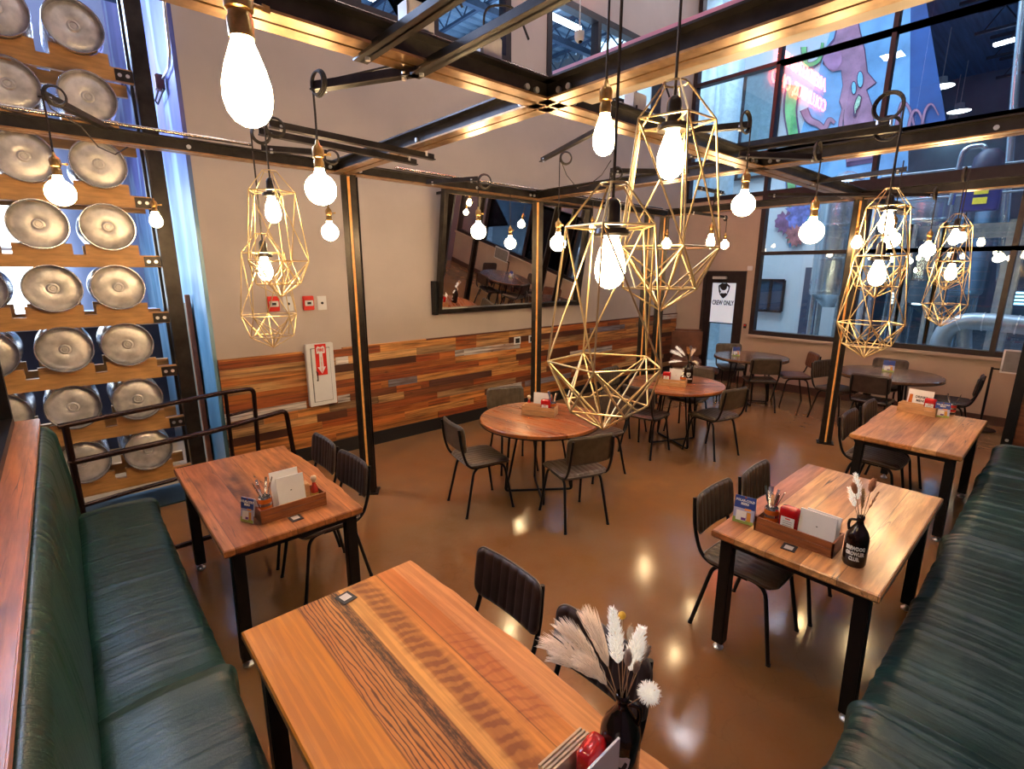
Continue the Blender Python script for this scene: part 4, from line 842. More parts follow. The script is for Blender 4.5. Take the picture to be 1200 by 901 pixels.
# ================================================================== NEON (on the taupe wall above the frame; seen in the photo as its reflection)
neo=glow('red neon tube',(1,.10,.06),26)
o=root('neon_sign',(4.6,YW-.06,6.62),0,'red neon lettering ABERDEENSHIRE COLUMBUS, OHIO high on the taupe wall','neon sign')
def neon(body,z,size,nm):
    cu=bpy.data.curves.new(nm,'FONT'); cu.body=body; cu.size=size; cu.align_x='CENTER'; cu.fill_mode='NONE'; cu.bevel_depth=.018; cu.resolution_u=3; cu.bevel_resolution=1; cu.offset=-.015
    to=bpy.data.objects.new(nm,cu); col.objects.link(to); dg=bpy.context.evaluated_depsgraph_get(); dg.update(); me=bpy.data.meshes.new_from_object(to.evaluated_get(dg)); bpy.data.objects.remove(to)
    for v in me.vertices: v.co=(v.co.x,v.co.z,v.co.y+z)
    me.materials.clear(); me.materials.append(neo); t=bpy.data.objects.new(nm,me); col.objects.link(t); t.parent=o
neon('ABERDEENSHIRE',.04,.42,'upper_lettering'); neon('COLUMBUS, OHIO',-.42,.42,'lower_lettering')
#@@FURN
# ================================================================== CHAIRS
def panel(w,h,t,ribs,r=.05,curve=0,back=True,nx=57,ny=22,ed=.022,waterfall=0):
    """rounded padded panel in the local XY plane, ribbed on +Z; curve bends it about Y"""
    def P(u,v,side):
        x,y=u*w/2,v*h/2; cx,cy=w/2-r,h/2-r; dx,dy=abs(x)-cx,abs(y)-cy
        if dx>0 and dy>0:
            mm=max(dx,dy); k=mm/math.hypot(dx,dy); x=math.copysign(cx+dx*k,x); y=math.copysign(cy+dy*k,y)
        e=min((1-abs(u))*w/2,(1-abs(v))*h/2); e=min(e/ed,1); z=t/2*math.sqrt(max(0,1-(1-e)**2))
        if side>0:
            s=((x/w+.5)*ribs)%1; g=min(s,1-s); z-= .006*math.exp(-(g/.07)**2)*e; z+=.002*math.sin(math.pi*s)*e
        z*=side; z+= curve*(x/(w/2))**2
        if waterfall and y>0: z-=waterfall*(y/(h/2))**3
        return (x,y,z)
    m=MB()
    for side in (1,-1):
        vs=[P(-1+2*i/(nx-1),-1+2*j/(ny-1),side) for j in range(ny) for i in range(nx)]
        m.add(vs,[(j*nx+i,j*nx+i+1,(j+1)*nx+i+1,(j+1)*nx+i) for j in range(ny-1) for i in range(nx-1)])
    return m
def piping(w,h,r,rad,curve=0,waterfall=0,z=0,n=6):
    pts=[]
    for cx,cy,a0 in ((w/2-r,h/2-r,0),(-w/2+r,h/2-r,90),(-w/2+r,-h/2+r,180),(w/2-r,-h/2+r,270)):
        for k in range(n+1): a=R(a0+90*k/n); pts.append((cx+r*math.cos(a),cy+r*math.sin(a)))
    out=[]
    for i,(x,y) in enumerate(pts):
        x2,y2=pts[(i+1)%len(pts)]; d=math.hypot(x2-x,y2-y); k=max(1,int(d/.05))
        out+=[(x+(x2-x)*j/k,y+(y2-y)*j/k) for j in range(k)]
    return MB().tube([(x,y,z+curve*(x/(w/2))**2-(waterfall*(y/(h/2))**3 if y>0 else 0)) for x,y in out],rad,6,closed=True)
SW,SD=.43,.42; BW,BH=.43,.24
def mk(m,name,mat,smooth=180): 
    o=m.build(name,mat,smooth=smooth); me=o.data; bpy.data.objects.remove(o); return me
seatM={}; backM={}
for k,mt in (('dark',chairdark),('olive',chairgrey),('brown',chairfab),('tan',brownl)):
    seatM[k]=mk(panel(SW,SD,.045,9,.07,curve=.006,waterfall=.022),'seat_'+k,mt); backM[k]=mk(panel(BW,BH,.032,8,.05,curve=.022),'backrest_'+k,mt)
pipeS=mk(piping(SW,SD,.07,.005,.006,.022,.004),'seat_piping',seatpipe); pipeB=mk(piping(BW,BH,.05,.0045,.022),'back_piping',seatpipe)
legM=[]; 
def legside(s,fr):
    a=[(s*.165,0,.432),(s*.17,.15 if fr else -.14,.430),(s*.205,.225 if fr else -.235,0)]
    return MB().tube(rnd(a,.07,6),.0115,8).cyl((s*.205,.225 if fr else -.235,0),(s*.205,.225 if fr else -.235,.012),.014,10)
for s in (-1,1):
    for fr in (1,0): legM.append(mk(legside(s,fr),'leg',black,60))
upM=[mk(MB().tube(rnd([(s*.185,.06,.436),(s*.195,-.20,.440),(s*.195,-.262,.60),(s*.185,-.285,.80)],.09,7),.011,8),'upright',black,60) for s in (-1,1)]
frM=mk(MB().tube(rnd([(-.17,.13,.430),(.17,.13,.430)],.01),.009,8).tube([(-.17,-.12,.430),(.17,-.12,.430)],.009,8).bb((-.15,-.11,.432),(.15,.11,.437)),'seat_frame',black,60)
studM=mk(MB().cyl((0,0,0),(0,-.012,0),.008,8),'stud',zinc,60)
def chair(x,y,face,kind,label,group):
    """face = direction the sitter looks, degrees"""
    o=root('dining_chair',(x,y,0),R(face-90),label,'chair',group)
    st=child(seatM[kind],'seat',o,(0,.0,.460)); child(pipeS,'piping',st)
    b=child(backM[kind],'backrest',o,(0,-.262,.705)); b.rotation_euler=(R(90)-R(-7),0,R(180)) ; b.rotation_euler=(R(83),0,R(180))
    pp_=child(pipeB,'piping',b)
    for me in legM: child(me,'leg',o)
    for me in upM: child(me,'upright',o)
    child(frM,'seat_frame',o)
    return o
gT='chairs along the square-legged tables'; gR='chairs around the round tables'
CH=[(1.06,1.50,180,'dark','dark ribbed leather chair at the nearest table, left one of its pair',gT),(1.04,.96,180,'dark','dark ribbed leather chair right behind the pampas bottle on the nearest table',gT),
(1.11,3.72,180,'dark','dark leather chair at the far end of the table by the railing',gT),(1.11,3.20,182,'dark','dark leather chair in front of the post at the table by the railing',gT),
(2.79,1.03,-90,'olive','olive ribbed leather chair behind the beer card and cutlery can',gT),(3.30,1.00,-88,'olive','olive ribbed leather chair next to the one behind the beer card',gT),
(5.30,1.00,-90,'brown','brown leather chair at the farther long table, nearer one of its pair',gT),(5.86,.98,-90,'brown','brown leather chair at the farther long table, farther one of its pair',gT),
(2.62,3.37,-12,'olive','chair left of the nearest round table, facing right',gR),(3.06,2.64,72,'olive','chair in front of the nearest round table with its smooth back to us',gR),(3.45,3.86,-112,'olive','chair behind the nearest round table against the plank wall side',gR),(3.98,3.14,172,'brown','chair right of the nearest round table under the lowest cage',gR),
(5.47,2.63,78,'olive','chair at the front right of the middle round table',gR),(4.93,3.17,5,'dark','chair at the front left of the middle round table behind the cage',gR),(6.02,3.25,186,'olive','pale olive chair behind the middle round table near the post pair',gR),(5.35,3.78,-86,'olive','chair behind the middle round table near the wood wall',gR),
(7.84,3.10,38,'brown','chair in front of the round table near the crew door',gR),(8.52,3.86,220,'olive','ribbed chair behind the round table near the crew door',gR),(8.55,2.86,128,'tan','red brown chair right of the round table near the crew door',gR),(7.92,4.02,-65,'tan','red brown chair left of the round table near the crew door',gR),
(7.68,1.60,0,'dark','dark chair in front of the round table under the brewery window',gR),(8.72,1.72,180,'brown','ribbed chair behind the round table under the brewery window',gR),(8.02,2.10,-108,'brown','chair left of the round table under the brewery window, by the post',gR),(8.35,.93,92,'dark','dark chair right of the round table under the brewery window',gR)]
for c in CH: chair(*c)
# brown upholstered chair back by the crew door
o=root('lounge_chair',hz(797,437,0),R(-60),'low brown leather chair against the wall corner left of the crew door','chair')
o.location=(8.75,4.85,0)
MB().bb((-.28,-.26,.30),(.28,.24,.46)).build('seat',brownl,o,bevel=.04); MB().bb((-.28,.18,.46),(.28,.30,.98)).build('backrest',brownl,o,bevel=.04)
for x in (-.24,.24):
    for y in (-.22,.24): MB().cyl((x,y,0),(x,y,.32),.02,8).build('leg',black,o)
# ================================================================== TABLES
def slab(w,l,t,wavy,seed,z=.75):
    """tabletop in local coords, length along Y, live edge on +X"""
    n=40; rr=random.Random(seed); ph=[rr.random()*6 for _ in range(4)]
    def e(s): return wavy*(.5*math.sin(3.1*s+ph[0])+.3*math.sin(7.3*s+ph[1])+.2*math.sin(13*s+ph[2])+.08*math.sin(31*s+ph[3]))
    pr=[(-w/2,-l/2+l*i/n) for i in range(n+1)][::-1]; pl_=[(w/2+e(-1+2*i/n),-l/2+l*i/n) for i in range(n+1)]
    poly=pl_+[(x,y) for x,y in pr]
    m=MB(); N=len(poly); b_=.006; cx=0
    def ins(p,k): x,y=p; return (x-math.copysign(min(k,abs(x)),x),y-math.copysign(k,y) if abs(abs(y)-l/2)<1e-6 else y)
    levels=[(z-t,.012),(z-t+.012,.0),(z-b_,0),(z,b_)]
    vs=[];
    for zz,k in levels: vs+=[(*ins(p,k),zz) for p in poly]
    fs=[]
    for q in range(3): fs+=[(q*N+i,q*N+(i+1)%N,(q+1)*N+(i+1)%N,(q+1)*N+i) for i in range(N)]
    # top and bottom as strips
    for q in (0,3):
        for i in range(n): fs.append((q*N+i,q*N+i+1,q*N+N-2-i,q*N+N-1-i))
    m.add(vs,fs); return m
def table(x,y,rz,w,l,label,mat,wavy=.012,seed=1,t=.045,splay=.03,ins_=(.07,.07)):
    o=root('dining_table',(x,y,0),rz,label,'table','reclaimed wood tables on black steel legs')
    slab(w,l,t,wavy,seed).build('tabletop',mat,o,smooth=35)
    m=MB(); a,b_=w/2-ins_[0],l/2-ins_[1]; z=.75-t-.02
    m.bb((-a,-b_-.02,z-.02),(a,-b_+.02,z+.019)).bb((-a,b_-.02,z-.02),(a,b_+.02,z+.019)).bb((-a-.02,-b_,z-.02),(-a+.02,b_,z+.019)).bb((a-.02,-b_,z-.02),(a+.02,b_,z+.019)); m.build('apron_frame',black,o)
    for sx in (-1,1):
        for sy in (-1,1):
            lg=MB().bar((sx*a,sy*b_,.75-t-.002),(sx*(a+splay*.3),sy*(b_-splay),.045),.062,.062,upv=(0,1,0)).build('leg',black,o,bevel=.004)
            MB().lathe([(0,0),(.026,0),(.028,.01),(.016,.02),(.010,.024),(.010,.05),(0,.05)],14,c=(sx*(a+splay*.3),sy*(b_-splay),0)).build('leveller_foot',zinc,lg,smooth=40)
    return o
def neartop():
    m,t,n,b,o=nt('nearest tabletop of four mixed planks'); tc=n.new('ShaderNodeTexCoord'); P0=tc.outputs['Object']
    def st(sc_,ad=(0,0,0)):
        mp=n.new('ShaderNodeMapping'); mp.inputs['Scale'].default_value=sc_; mp.inputs['Location'].default_value=ad; t.links.new(P0,mp.inputs[0]); return mp.outputs[0]
    wob=noisen(t,n,st((2,1.6,1)),1,3); sp=n.new('ShaderNodeSeparateXYZ'); t.links.new(P0,sp.inputs[0])
    xs=math_(t,n,'ADD',sp.outputs[0],.5); xw=math_(t,n,'ADD',xs,math_(t,n,'MULTIPLY',math_(t,n,'SUBTRACT',wob,.5),.05))
    base=ramp(t,n,xs,[(0,(.60,.21,.012)),(.335,(.52,.18,.032)),(.42,(.46,.18,.045)),(.50,(.72,.35,.09)),(.555,(.66,.25,.05)),(.68,(.58,.18,.04)),(.76,(.66,.28,.10))],'CONSTANT')
    big=noisen(t,n,st((4,1.2,1)),1,4); base=mix(t,n,ramp(t,n,big,[(.4,(0,0,0)),(.7,(.6,.6,.6))]),base,(.74,.34,.07)); base=mix(t,n,ramp(t,n,noisen(t,n,st((3,1.5,1),(5,3,0)),1,4),[(.5,(0,0,0)),(.75,(.7,.7,.7))]),base,(.42,.13,.03))
    g=noisen(t,n,st((60,2.0,1)),1,6,.6); col_=mix(t,n,ramp(t,n,g,[(.45,(.32,)*3),(.6,(0,0,0))]),base,(.22,.07,.015))
    # heavy open grain plank
    wv=n.new('ShaderNodeTexWave'); wv.wave_type='BANDS'; wv.bands_direction='X'; wv.inputs['Scale'].default_value=22; wv.inputs['Distortion'].default_value=6; wv.inputs['Detail'].default_value=5; wv.inputs['Detail Scale'].default_value=1.6; t.links.new(st((1,.16,1)),wv.inputs['Vector'])
    gm_=ramp(t,n,xw,[(.325,(0,0,0)),(.345,(1,1,1)),(.485,(1,1,1)),(.50,(0,0,0))]); gr=ramp(t,n,wv.outputs['Fac'],[(.05,(1,1,1)),(.32,(0,0,0))]); col_=mix(t,n,math_(t,n,'MULTIPLY',math_(t,n,'MULTIPLY',gm_,gr),.85),col_,(.07,.02,.006))
    dk_=ramp(t,n,xs,[(.455,(0,0,0)),(.463,(1,1,1)),(.493,(1,1,1)),(.50,(0,0,0))]); sk=noisen(t,n,st((90,25,1)),1,4,.7); col_=mix(t,n,math_(t,n,'MULTIPLY',dk_,ramp(t,n,sk,[(.42,(.95,)*3),(.62,(.35,)*3)])),col_,(.055,.028,.012))
    # dark saw-mark streak
    saw=n.new('ShaderNodeTexWave'); saw.wave_type='BANDS'; saw.bands_direction='Y'; saw.inputs['Scale'].default_value=7; saw.inputs['Distortion'].default_value=5; saw.inputs['Detail'].default_value=5; saw.inputs['Detail Scale'].default_value=2.2; mp=n.new('ShaderNodeMapping'); mp.inputs['Rotation'].default_value=(0,0,R(22)); t.links.new(P0,mp.inputs[0]); t.links.new(mp.outputs[0],saw.inputs['Vector'])
    xq=math_(t,n,'ADD',xs,math_(t,n,'MULTIPLY',math_(t,n,'SUBTRACT',noisen(t,n,st((5,7,1)),1,3),.5),.07))
    sm_=ramp(t,n,xq,[(.54,(0,0,0)),(.575,(1,1,1)),(.625,(1,1,1)),(.665,(0,0,0))]); col_=mix(t,n,math_(t,n,'MULTIPLY',sm_,ramp(t,n,saw.outputs['Fac'],[(.15,(.40,)*3),(.7,(.74,)*3)])),col_,(.14,.038,.014))
    pk=math_(t,n,'MULTIPLY',ramp(t,n,xq,[(.67,(0,0,0)),(.69,(1,1,1)),(.76,(1,1,1)),(.78,(0,0,0))]),ramp(t,n,sp.outputs[1],[(.0,(0,0,0)),(.01,(0,0,0))])); yy_=math_(t,n,'ADD',sp.outputs[1],.5); pk=math_(t,n,'MULTIPLY',ramp(t,n,xq,[(.67,(0,0,0)),(.69,(1,1,1)),(.76,(1,1,1)),(.79,(0,0,0))]),ramp(t,n,yy_,[(.10,(0,0,0)),(.20,(1,1,1)),(.62,(1,1,1)),(.74,(0,0,0))]))
    col_=mix(t,n,math_(t,n,'MULTIPLY',pk,ramp(t,n,saw.outputs['Fac'],[(.05,(.62,)*3),(.30,(.34,)*3)])),col_,(.26,.06,.022))
    # knots
    vo=n.new('ShaderNodeTexVoronoi'); t.links.new(st((4.2,2.6,1),(.3,.15,0)),vo.inputs['Vector']); vo.inputs['Scale'].default_value=1; dn=math_(t,n,'ADD',vo.outputs['Distance'],math_(t,n,'MULTIPLY',math_(t,n,'SUBTRACT',noisen(t,n,st((30,30,1)),1,4),.5),.16))
    col_=mix(t,n,ramp(t,n,dn,[(.0,(.95,)*3),(.05,(.8,)*3),(.09,(.0,)*3)]),col_,(.06,.02,.008))
    for sx0 in (.335,.50,.68): 
        d_=math_(t,n,'ABSOLUTE',math_(t,n,'SUBTRACT',xs,sx0)); col_=mix(t,n,ramp(t,n,d_,[(.0015,(.7,)*3),(.003,(0,0,0))]),col_,(.05,.015,.005))
    t.links.new(col_,b.inputs['Base Color']); t.links.new(ramp(t,n,big,[(.3,(.58,)*3),(.7,(.42,)*3)]),b.inputs['Roughness']); b.inputs['Specular IOR Level'].default_value=.3; b.inputs['Coat Weight'].default_value=.05; b.inputs['Coat Roughness'].default_value=.25
    bump(t,n,b,g,.3,.004); return m
T1=table(.705,1.22,0,.75,1.41,'nearest reclaimed plank table with the pampas grass bottle on it',neartop(),.018,3)
T2=table(.785,3.285,0,.74,1.40,'reddish plank table beside the black pipe railing',woodD,.02,8)
T3=table(3.12,.735,R(90),.755,1.41,'plank table with the beer card and the growler of dried flowers',woodT,.010,5)
T4=table(5.52,.76,R(90),.73,1.38,'farther plank table next to the right-hand bench',woodT,.010,9)
def rtable(x,y,r,label,mat,rz=0,edge=None):
    o=root('round_table',(x,y,0),rz,label,'table','round tables on crossed rod bases')
    MB().lathe([(0,.712),(r-.01,.712),(r,.720),(r,.744),(r-.006,.75),(0,.75)],72).build('tabletop',mat,o,smooth=35)
    MB().lathe([(r*.985,.708),(r+.001,.708),(r+.001,.716),(r*.985,.716)],72).build('steel_rim',black,o,smooth=35)
    q=.30; 
    for k in range(2):
        m=MB(); c,s=math.cos(R(45+90*k)),math.sin(R(45+90*k)); h=.011
        P_=[(c*q*.92,s*q*.92,.70),(c*q*1.08,s*q*1.08,.014),(-c*q*1.08,-s*q*1.08,.014),(-c*q*.92,-s*q*.92,.70)]
        m.tube(rnd([(a,b,z+.004*k) for a,b,z in P_],.03,4),.012,8); m.tube([(c*q*.62,s*q*.62,.70),(c*q*1.05,s*q*1.05,.02)],.010,8); m.tube([(-c*q*.62,-s*q*.62,.70),(-c*q*1.05,-s*q*1.05,.02)],.010,8)
        m.build('rod_base',black,o,smooth=60)
    MB().bar((-q,-q,.703),(q,q,.703),.04,.012).bar((-q,q,.703),(q,-q,.703),.04,.012).build('top_bracket',black,o)
    return o
rtable(3.20,3.20,.56,'nearest round table with a wooden caddy, in front of the mirror wall',woodR,R(8)); rtable(5.47,3.13,.56,'middle round table carrying a bottle with pampas plumes',woodR,R(20))
rtable(8.13,3.38,.55,'dark round table near the crew door',woodG,R(-10)); rtable(8.13,1.57,.60,'dark round table under the brewery window right of the post',woodG,R(15))
# ================================================================== BENCHES
def bench_strip(prof,L,axis,name,mat,parent,seams,seed,amp=.006,n=420,wr=1.0):
    """profile points (a,z) swept along length; wrinkles = dips across the seat"""
    m=MB(); rr=random.Random(seed); cre=[(rr.uniform(0,L),rr.uniform(.006,.02),rr.uniform(-.05,.05),rr.uniform(.2,1)) for _ in range(int(L*9*wr))]
    k=len(prof); vs=[]
    nor=[]
    for i in range(k):
        a=prof[max(i-1,0)]; b=prof[min(i+1,k-1)]; d=Vector((b[0]-a[0],b[1]-a[1])).normalized(); nor.append(Vector((-d.y,d.x)))
    for j in range(n+1):
        s=L*j/n
        for i,(a,z) in enumerate(prof):
            t=i/(k-1); d=0
            for c,wd,sl,am in cre:
                x=(s-c-sl*(t-.5)-.012*math.sin(t*9+c*5)); 
                if abs(x)<wd*3: d-=amp*am*math.exp(-(x/wd)**2)*math.sin(math.pi*min(1,t*1.1))
            for c in seams:
                x=s-c-.01*math.sin(t*3); 
                if abs(x)<.15: d-=.016*math.exp(-(x/.010)**2)+.012*math.exp(-(x/.06)**2)
            d+=.004*noise.noise(Vector((s*3,t*4,seed)))
            e=min(s,L-s); 
            if e<.05: d-=.02*(1-math.sqrt(max(0,1-(1-e/.05)**2)))
            p=(a+nor[i].x*d,z+nor[i].y*d); vs.append((p[0],s,p[1]) if axis=='y' else (s,p[0],p[1]))
    m.add(vs,[(j*k+i,j*k+i+1,(j+1)*k+i+1,(j+1)*k+i) for j in range(n) for i in range(k-1)]+[tuple(range(k)),tuple(n*k+i for i in range(k))])
    return m.build(name,mat,parent,smooth=50)
def sm(pts,r=.05,n=6): 
    o=rnd([(a,b,0) for a,b in pts],r,n); out=[]
    for p,q in zip(o,o[1:]):
        kk=max(1,int((q-p).length/.03)); out+=[((p+(q-p)*i/kk).x,(p+(q-p)*i/kk).y) for i in range(kk)]
    return out+[(o[-1].x,o[-1].y)]
# left bench: runs along Y, back at x<-.13
LB=root('banquette',(0,.75,0),0,'dark green leather banquette with a high back along the left side','bench','green leather banquettes')
bench_strip(sm([(.285,.13),(.31,.30),(.31,.445),(.05,.460),(-.14,.445),(-.16,.30)],.055),3.55,'y','seat_cushion',leaL,LB,[1.40],21,.0035)
bench_strip(sm([(-.125,.42),(-.135,.70),(-.165,1.05),(-.205,1.10),(-.25,1.06),(-.26,.42)],.035),3.55,'y','back_cushion',leaL,LB,[],22,.005)
MB().bb((-.24,0,0),(.27,3.5,.16)).build('plinth',simple('dark plinth',(.02,.018,.016),.5),LB)
# right bench: runs along X, front edge y=.31
RB=root('banquette',(.95,0,0),0,'dark green leather banquette along the right edge, deeply creased','bench','green leather banquettes')
bench_strip(sm([(.285,.12),(.325,.28),(.325,.425),(.26,.462),(.0,.462),(-.22,.45),(-.24,.3)],.05),5.6,'x','seat_cushion',leaR,RB,[1.15,3.05,4.55],31,.008,760,1.5)
bench_strip(sm([(-.215,.42),(-.225,.72),(-.27,1.08),(-.32,1.12),(-.38,1.08),(-.40,.42)],.035),5.6,'x','back_cushion',leaR,RB,[.6,1.4,2.3,3.1,3.9,4.7],32,.006)
MB().bb((0,-.38,0),(5.55,.26,.16)).build('plinth',black,RB)
# divider with steel frame and plank at the far end of the right bench
o=root('bench_divider',(6.66,-.05,0),0,'black steel and plank divider at the far end of the right-hand bench','divider')
MB().bb((-.04,-.9,0),(.04,-.82,1.45)).bb((-.04,.27,0),(.04,.35,1.45)).bb((-.04,-.82,1.39),(.04,.27,1.45)).build('steel_frame',black,o)
MB().bb((-.025,-.82,.05),(.025,.27,1.39)).build('plank_infill',simple('rust plank infill',(.16,.05,.02),.5,0,.4,5,stretch=(1,1,8)),o)
MB().cyl((-.05,.31,.5),(-.04,.31,.5),.014,10).build('bolt',zinc,o)
# ledge and shelving behind the left bench
ld=MB().bb((-.62,.9,1.095),(-.215,4.46,1.135)).build('wooden_ledge',ledgew,bevel=.004); tag(ld,'orange varnished wooden ledge behind the left-hand bench back','ledge')
o=root('ledge_partition',(-.45,2.68,0),0,'black partition wall carrying the wooden ledge behind the left bench','partition'); MB().bb((-.15,-1.75,0),(.14,1.74,1.094)).build('panel',black,o)
o=root('wall_shelf_unit',(-.52,3.1,1.136),0,'black shelving unit with orange wood shelves standing on the left ledge','shelving')
ux=hit(28,495,1,4.4).x
m=MB(); m.bb((-.09,1.22,0),(.19,1.28,1.05)); m.bb((-.09,-1.28,0),(-.05,1.22,1.05)); m.bb((.13,-1.28,0),(.19,1.22,.05)); m.build('frame',black,o)
for z in (.20,.42,.66,.9): MB().bb((-.05,-1.25,z),(.13,1.22,z+.03)).build('shelf',ledgew,o)
rg=random.Random(9)
for z in (.235,.455,.695):
    for k in range(5):
        y=.55+k*.13; r_=.032; c=(-.02+rg.random()*.02,y,z)
        q=root('glass_jar',(-.52+c[0]+.05,3.1+y,1.136+z-.005),0,'small dark jar on the black shelving unit at the left edge','jar','jars on the left shelving unit')
        MB().lathe([(0,0),(r_,0),(r_,.09),(r_*.7,.105),(r_*.7,.12),(0,.12)],12).build('body',amber,q,smooth=40); MB().lathe([(0,.12),(r_*.8,.12),(r_*.8,.135),(0,.135)],12).build('lid',brass,q,smooth=40)
# ================================================================== RAILING
railm=simple('black brown pipe rail',(.035,.018,.015),.22,.7,.25,20)
o=root('pipe_railing',(0,0,0),0,'black pipe railing between the left bench, the red table and the kegs','railing')
def rp(a,z0,b,z1=None):
    p=hz(*a,z0); q=hz(*b,z1 if z1 is not None else z0); return p,q
A0=hz(70,499,.97); A1=hz(290,456,.97)
dirn=(A1-A0).normalized()
p0=Vector((A0.x,A0.y,0)); 
def onrail(u,v): # point on the vertical plane of the railing
    d=ray(u,v); n_=Vector((dirn.y,-dirn.x,0)); return O+d*((p0-O).dot(n_)/d.dot(n_))
def put(nm,pix,r=.021,rr_=.06):
    return MB().tube(rnd([onrail(*c) for c in pix],rr_,5),r,10).build(nm,railm,o,smooth=60)
b0=onrail(75,500); foot=onrail(96,594)
put('top_rail',[(68,500),(262,460),(297,455),(303,530)]); put('middle_rail',[(80,543),(250,505),(335,481),(345,535)],.024); put('bottom_rail',[(93,594),(150,577),(262,546)],.018)
put('post',[(76,498),(96,596)],.024); put('post',[(264,460),(274,545)],.018); put('cross_rail',[(268,487),(300,479)],.014)
for q in (onrail(303,530),onrail(345,535),onrail(272,540),onrail(96,594)): MB().cyl((q.x,q.y,0),(q.x,q.y,q.z+.02),.019,10).cyl((q.x,q.y,0),(q.x,q.y,.012),.05,14).build('post',railm,o,smooth=50)
lp=MB().tube([hz(205,641,.08),hz(240,631,.08)],.02,8); 
a_=hz(200,643,.08); m=MB().tube([a_,(a_.x+.75,a_.y,.08)],.02,8)
for x in (.0,.75): m.cyl((a_.x+x,a_.y,0),(a_.x+x,a_.y,.10),.02,8)
tag(m.build('floor_rail',railm,smooth=60),'low black foot rail near the floor behind the red table','rail')
# easel sign at the right edge
q=hz(1147,503,0); o=root('sign_stand',(q.x,q.y,0),R(0),'black floor stand holding a grey board with a white border at the right edge','sign')
MB().lathe([(0,0),(.17,0),(.17,.012),(.03,.022),(0,.022)],28).build('round_base',black,o,smooth=40)
a=hit(1177,409,0,q.x); b_=hit(1177,437,0,q.x); c=Vector((q.x,a.y-.28,(a.z+b_.z)/2))
MB().tube([(0,0,.02),(0,0,.7),(0,0,b_.z+.06)],.014,8).build('pole',black,o)
bd=MB().box(c-q,(.02,.56,abs(a.z-b_.z))).build('white_board',whitep,o); MB().box(c-q-Vector((.012,0,0)),(.004,.52,abs(a.z-b_.z)-.04)).build('grey_face',simple('grey board face',(.20,.19,.19),.6),bd)
MB().bar((0,0,b_.z+.04),(0,a.y-.02-q.y,b_.z+.04),.02,.02).build('clamp',black,o)
# ================================================================== TABLE-TOP THINGS
def caddy(x,y,rz,label,L=.36,W=.15,Hh=.085,mat=crate,z=.75):
    """open slatted crate, length along local X"""
    o=root('wooden_caddy',(x,y,z),rz,label,'caddy','wooden condiment caddies'); t=.009
    MB().bb((-L/2,-W/2,0),(L/2,W/2,t)).build('base',mat,o)
    for s,nm in ((-1,'front_panel'),(1,'rear_panel')):
        m=MB()
        for k in range(2): m.bb((-L/2,s*W/2-(t if s>0 else 0),t+k*(Hh-t)/2+.002),(L/2,s*W/2+(0 if s>0 else t),t+(k+1)*(Hh-t)/2-.002))
        m.build(nm,mat,o)
    for s in (-1,1): MB().bb((s*L/2-(t if s>0 else 0),-W/2,0),(s*L/2+(0 if s>0 else t),W/2,Hh)).build('end_panel',mat,o)
    return o
orange=simple('orange beer can print',(.75,.20,.03),.25,.4,.1,20); silver=simple('silver can metal',(.6,.6,.6),.2,.9,.1,20)
def at_(o,x,y,z=0): # local point of an object -> world
    c,s=math.cos(o.rotation_euler[2]),math.sin(o.rotation_euler[2]); return Vector((o.location[0]+x*c-y*s,o.location[1]+x*s+y*c,o.location[2]+z))
def can(p,rz,label,fork=6,seed=1,band=orange,h=.115):
    o=root('cutlery_can',p,rz,label,'can','beer cans holding cutlery'); r=.034
    MB().lathe([(0,.002),(r*.8,.0),(r,.012),(r,h-.008),(r*.93,h),(r*.88,h),(r*.88,.01),(0,.01)],24).build('can',silver,o,smooth=40)
    MB().lathe([(r+.0006,h*.70),(r+.0006,h*.92)],24).build('orange_band',band,o,smooth=40); MB().lathe([(r+.0006,.018),(r+.0006,h*.30)],24).build('printed_band',darkprint,o,smooth=40); MB().lathe([(r+.0006,h*.38),(r+.0006,h*.56)],24).build('middle_band',band,o,smooth=40)
    rr=random.Random(seed)
    for k in range(fork):
        a=rr.random()*6.28; d=Vector((math.cos(a)*.028,math.sin(a)*.028,.0)); e=Vector((math.cos(a+.5)*.05,math.sin(a+.5)*.05,.20+rr.random()*.02)); b_=Vector((-d.x*.5,-d.y*.5,.02))
        base=Vector(p); q=MB(); u=(e-b_).normalized(); 
        q.bar(b_,b_+(e-b_)*.6,.008,.003); q.bar(b_+(e-b_)*.6,e,.015,.0035)
        nm='knife' if k%2 else 'fork'
        c=q.build(nm,cutlery,None,bevel=.001,loc=base); c.rotation_euler=(0,0,rz)
        tag(c,'stainless %s standing in the %s'%(nm,label.split(',')[0]),'cutlery','cutlery in the %s'%label.split(',')[0])
    return o
def slabcard(p,rz,w,h,t,label,name='menu_card',mat=cream,tilt=-6,cat='menu',dot=True):
    """card standing up, face toward local -Y"""
    o=root(name,p,rz,label,cat); m=MB(); T=Matrix.Rotation(R(tilt),3,'X')
    f=lambda u,v,w_: T@Vector((u,w_,v))
    MB().prism([(-w/2,0),(w/2,0),(w/2,h),(-w/2,h)],-t/2,t/2,f).build('board',mat,o)
    if dot: MB().prism([(-.004,h*.56),(.004,h*.56),(.004,h*.585),(-.004,h*.585)],-t/2-.0008,-t/2,f).build('printed_mark',darkprint,o)
    return o,f,t
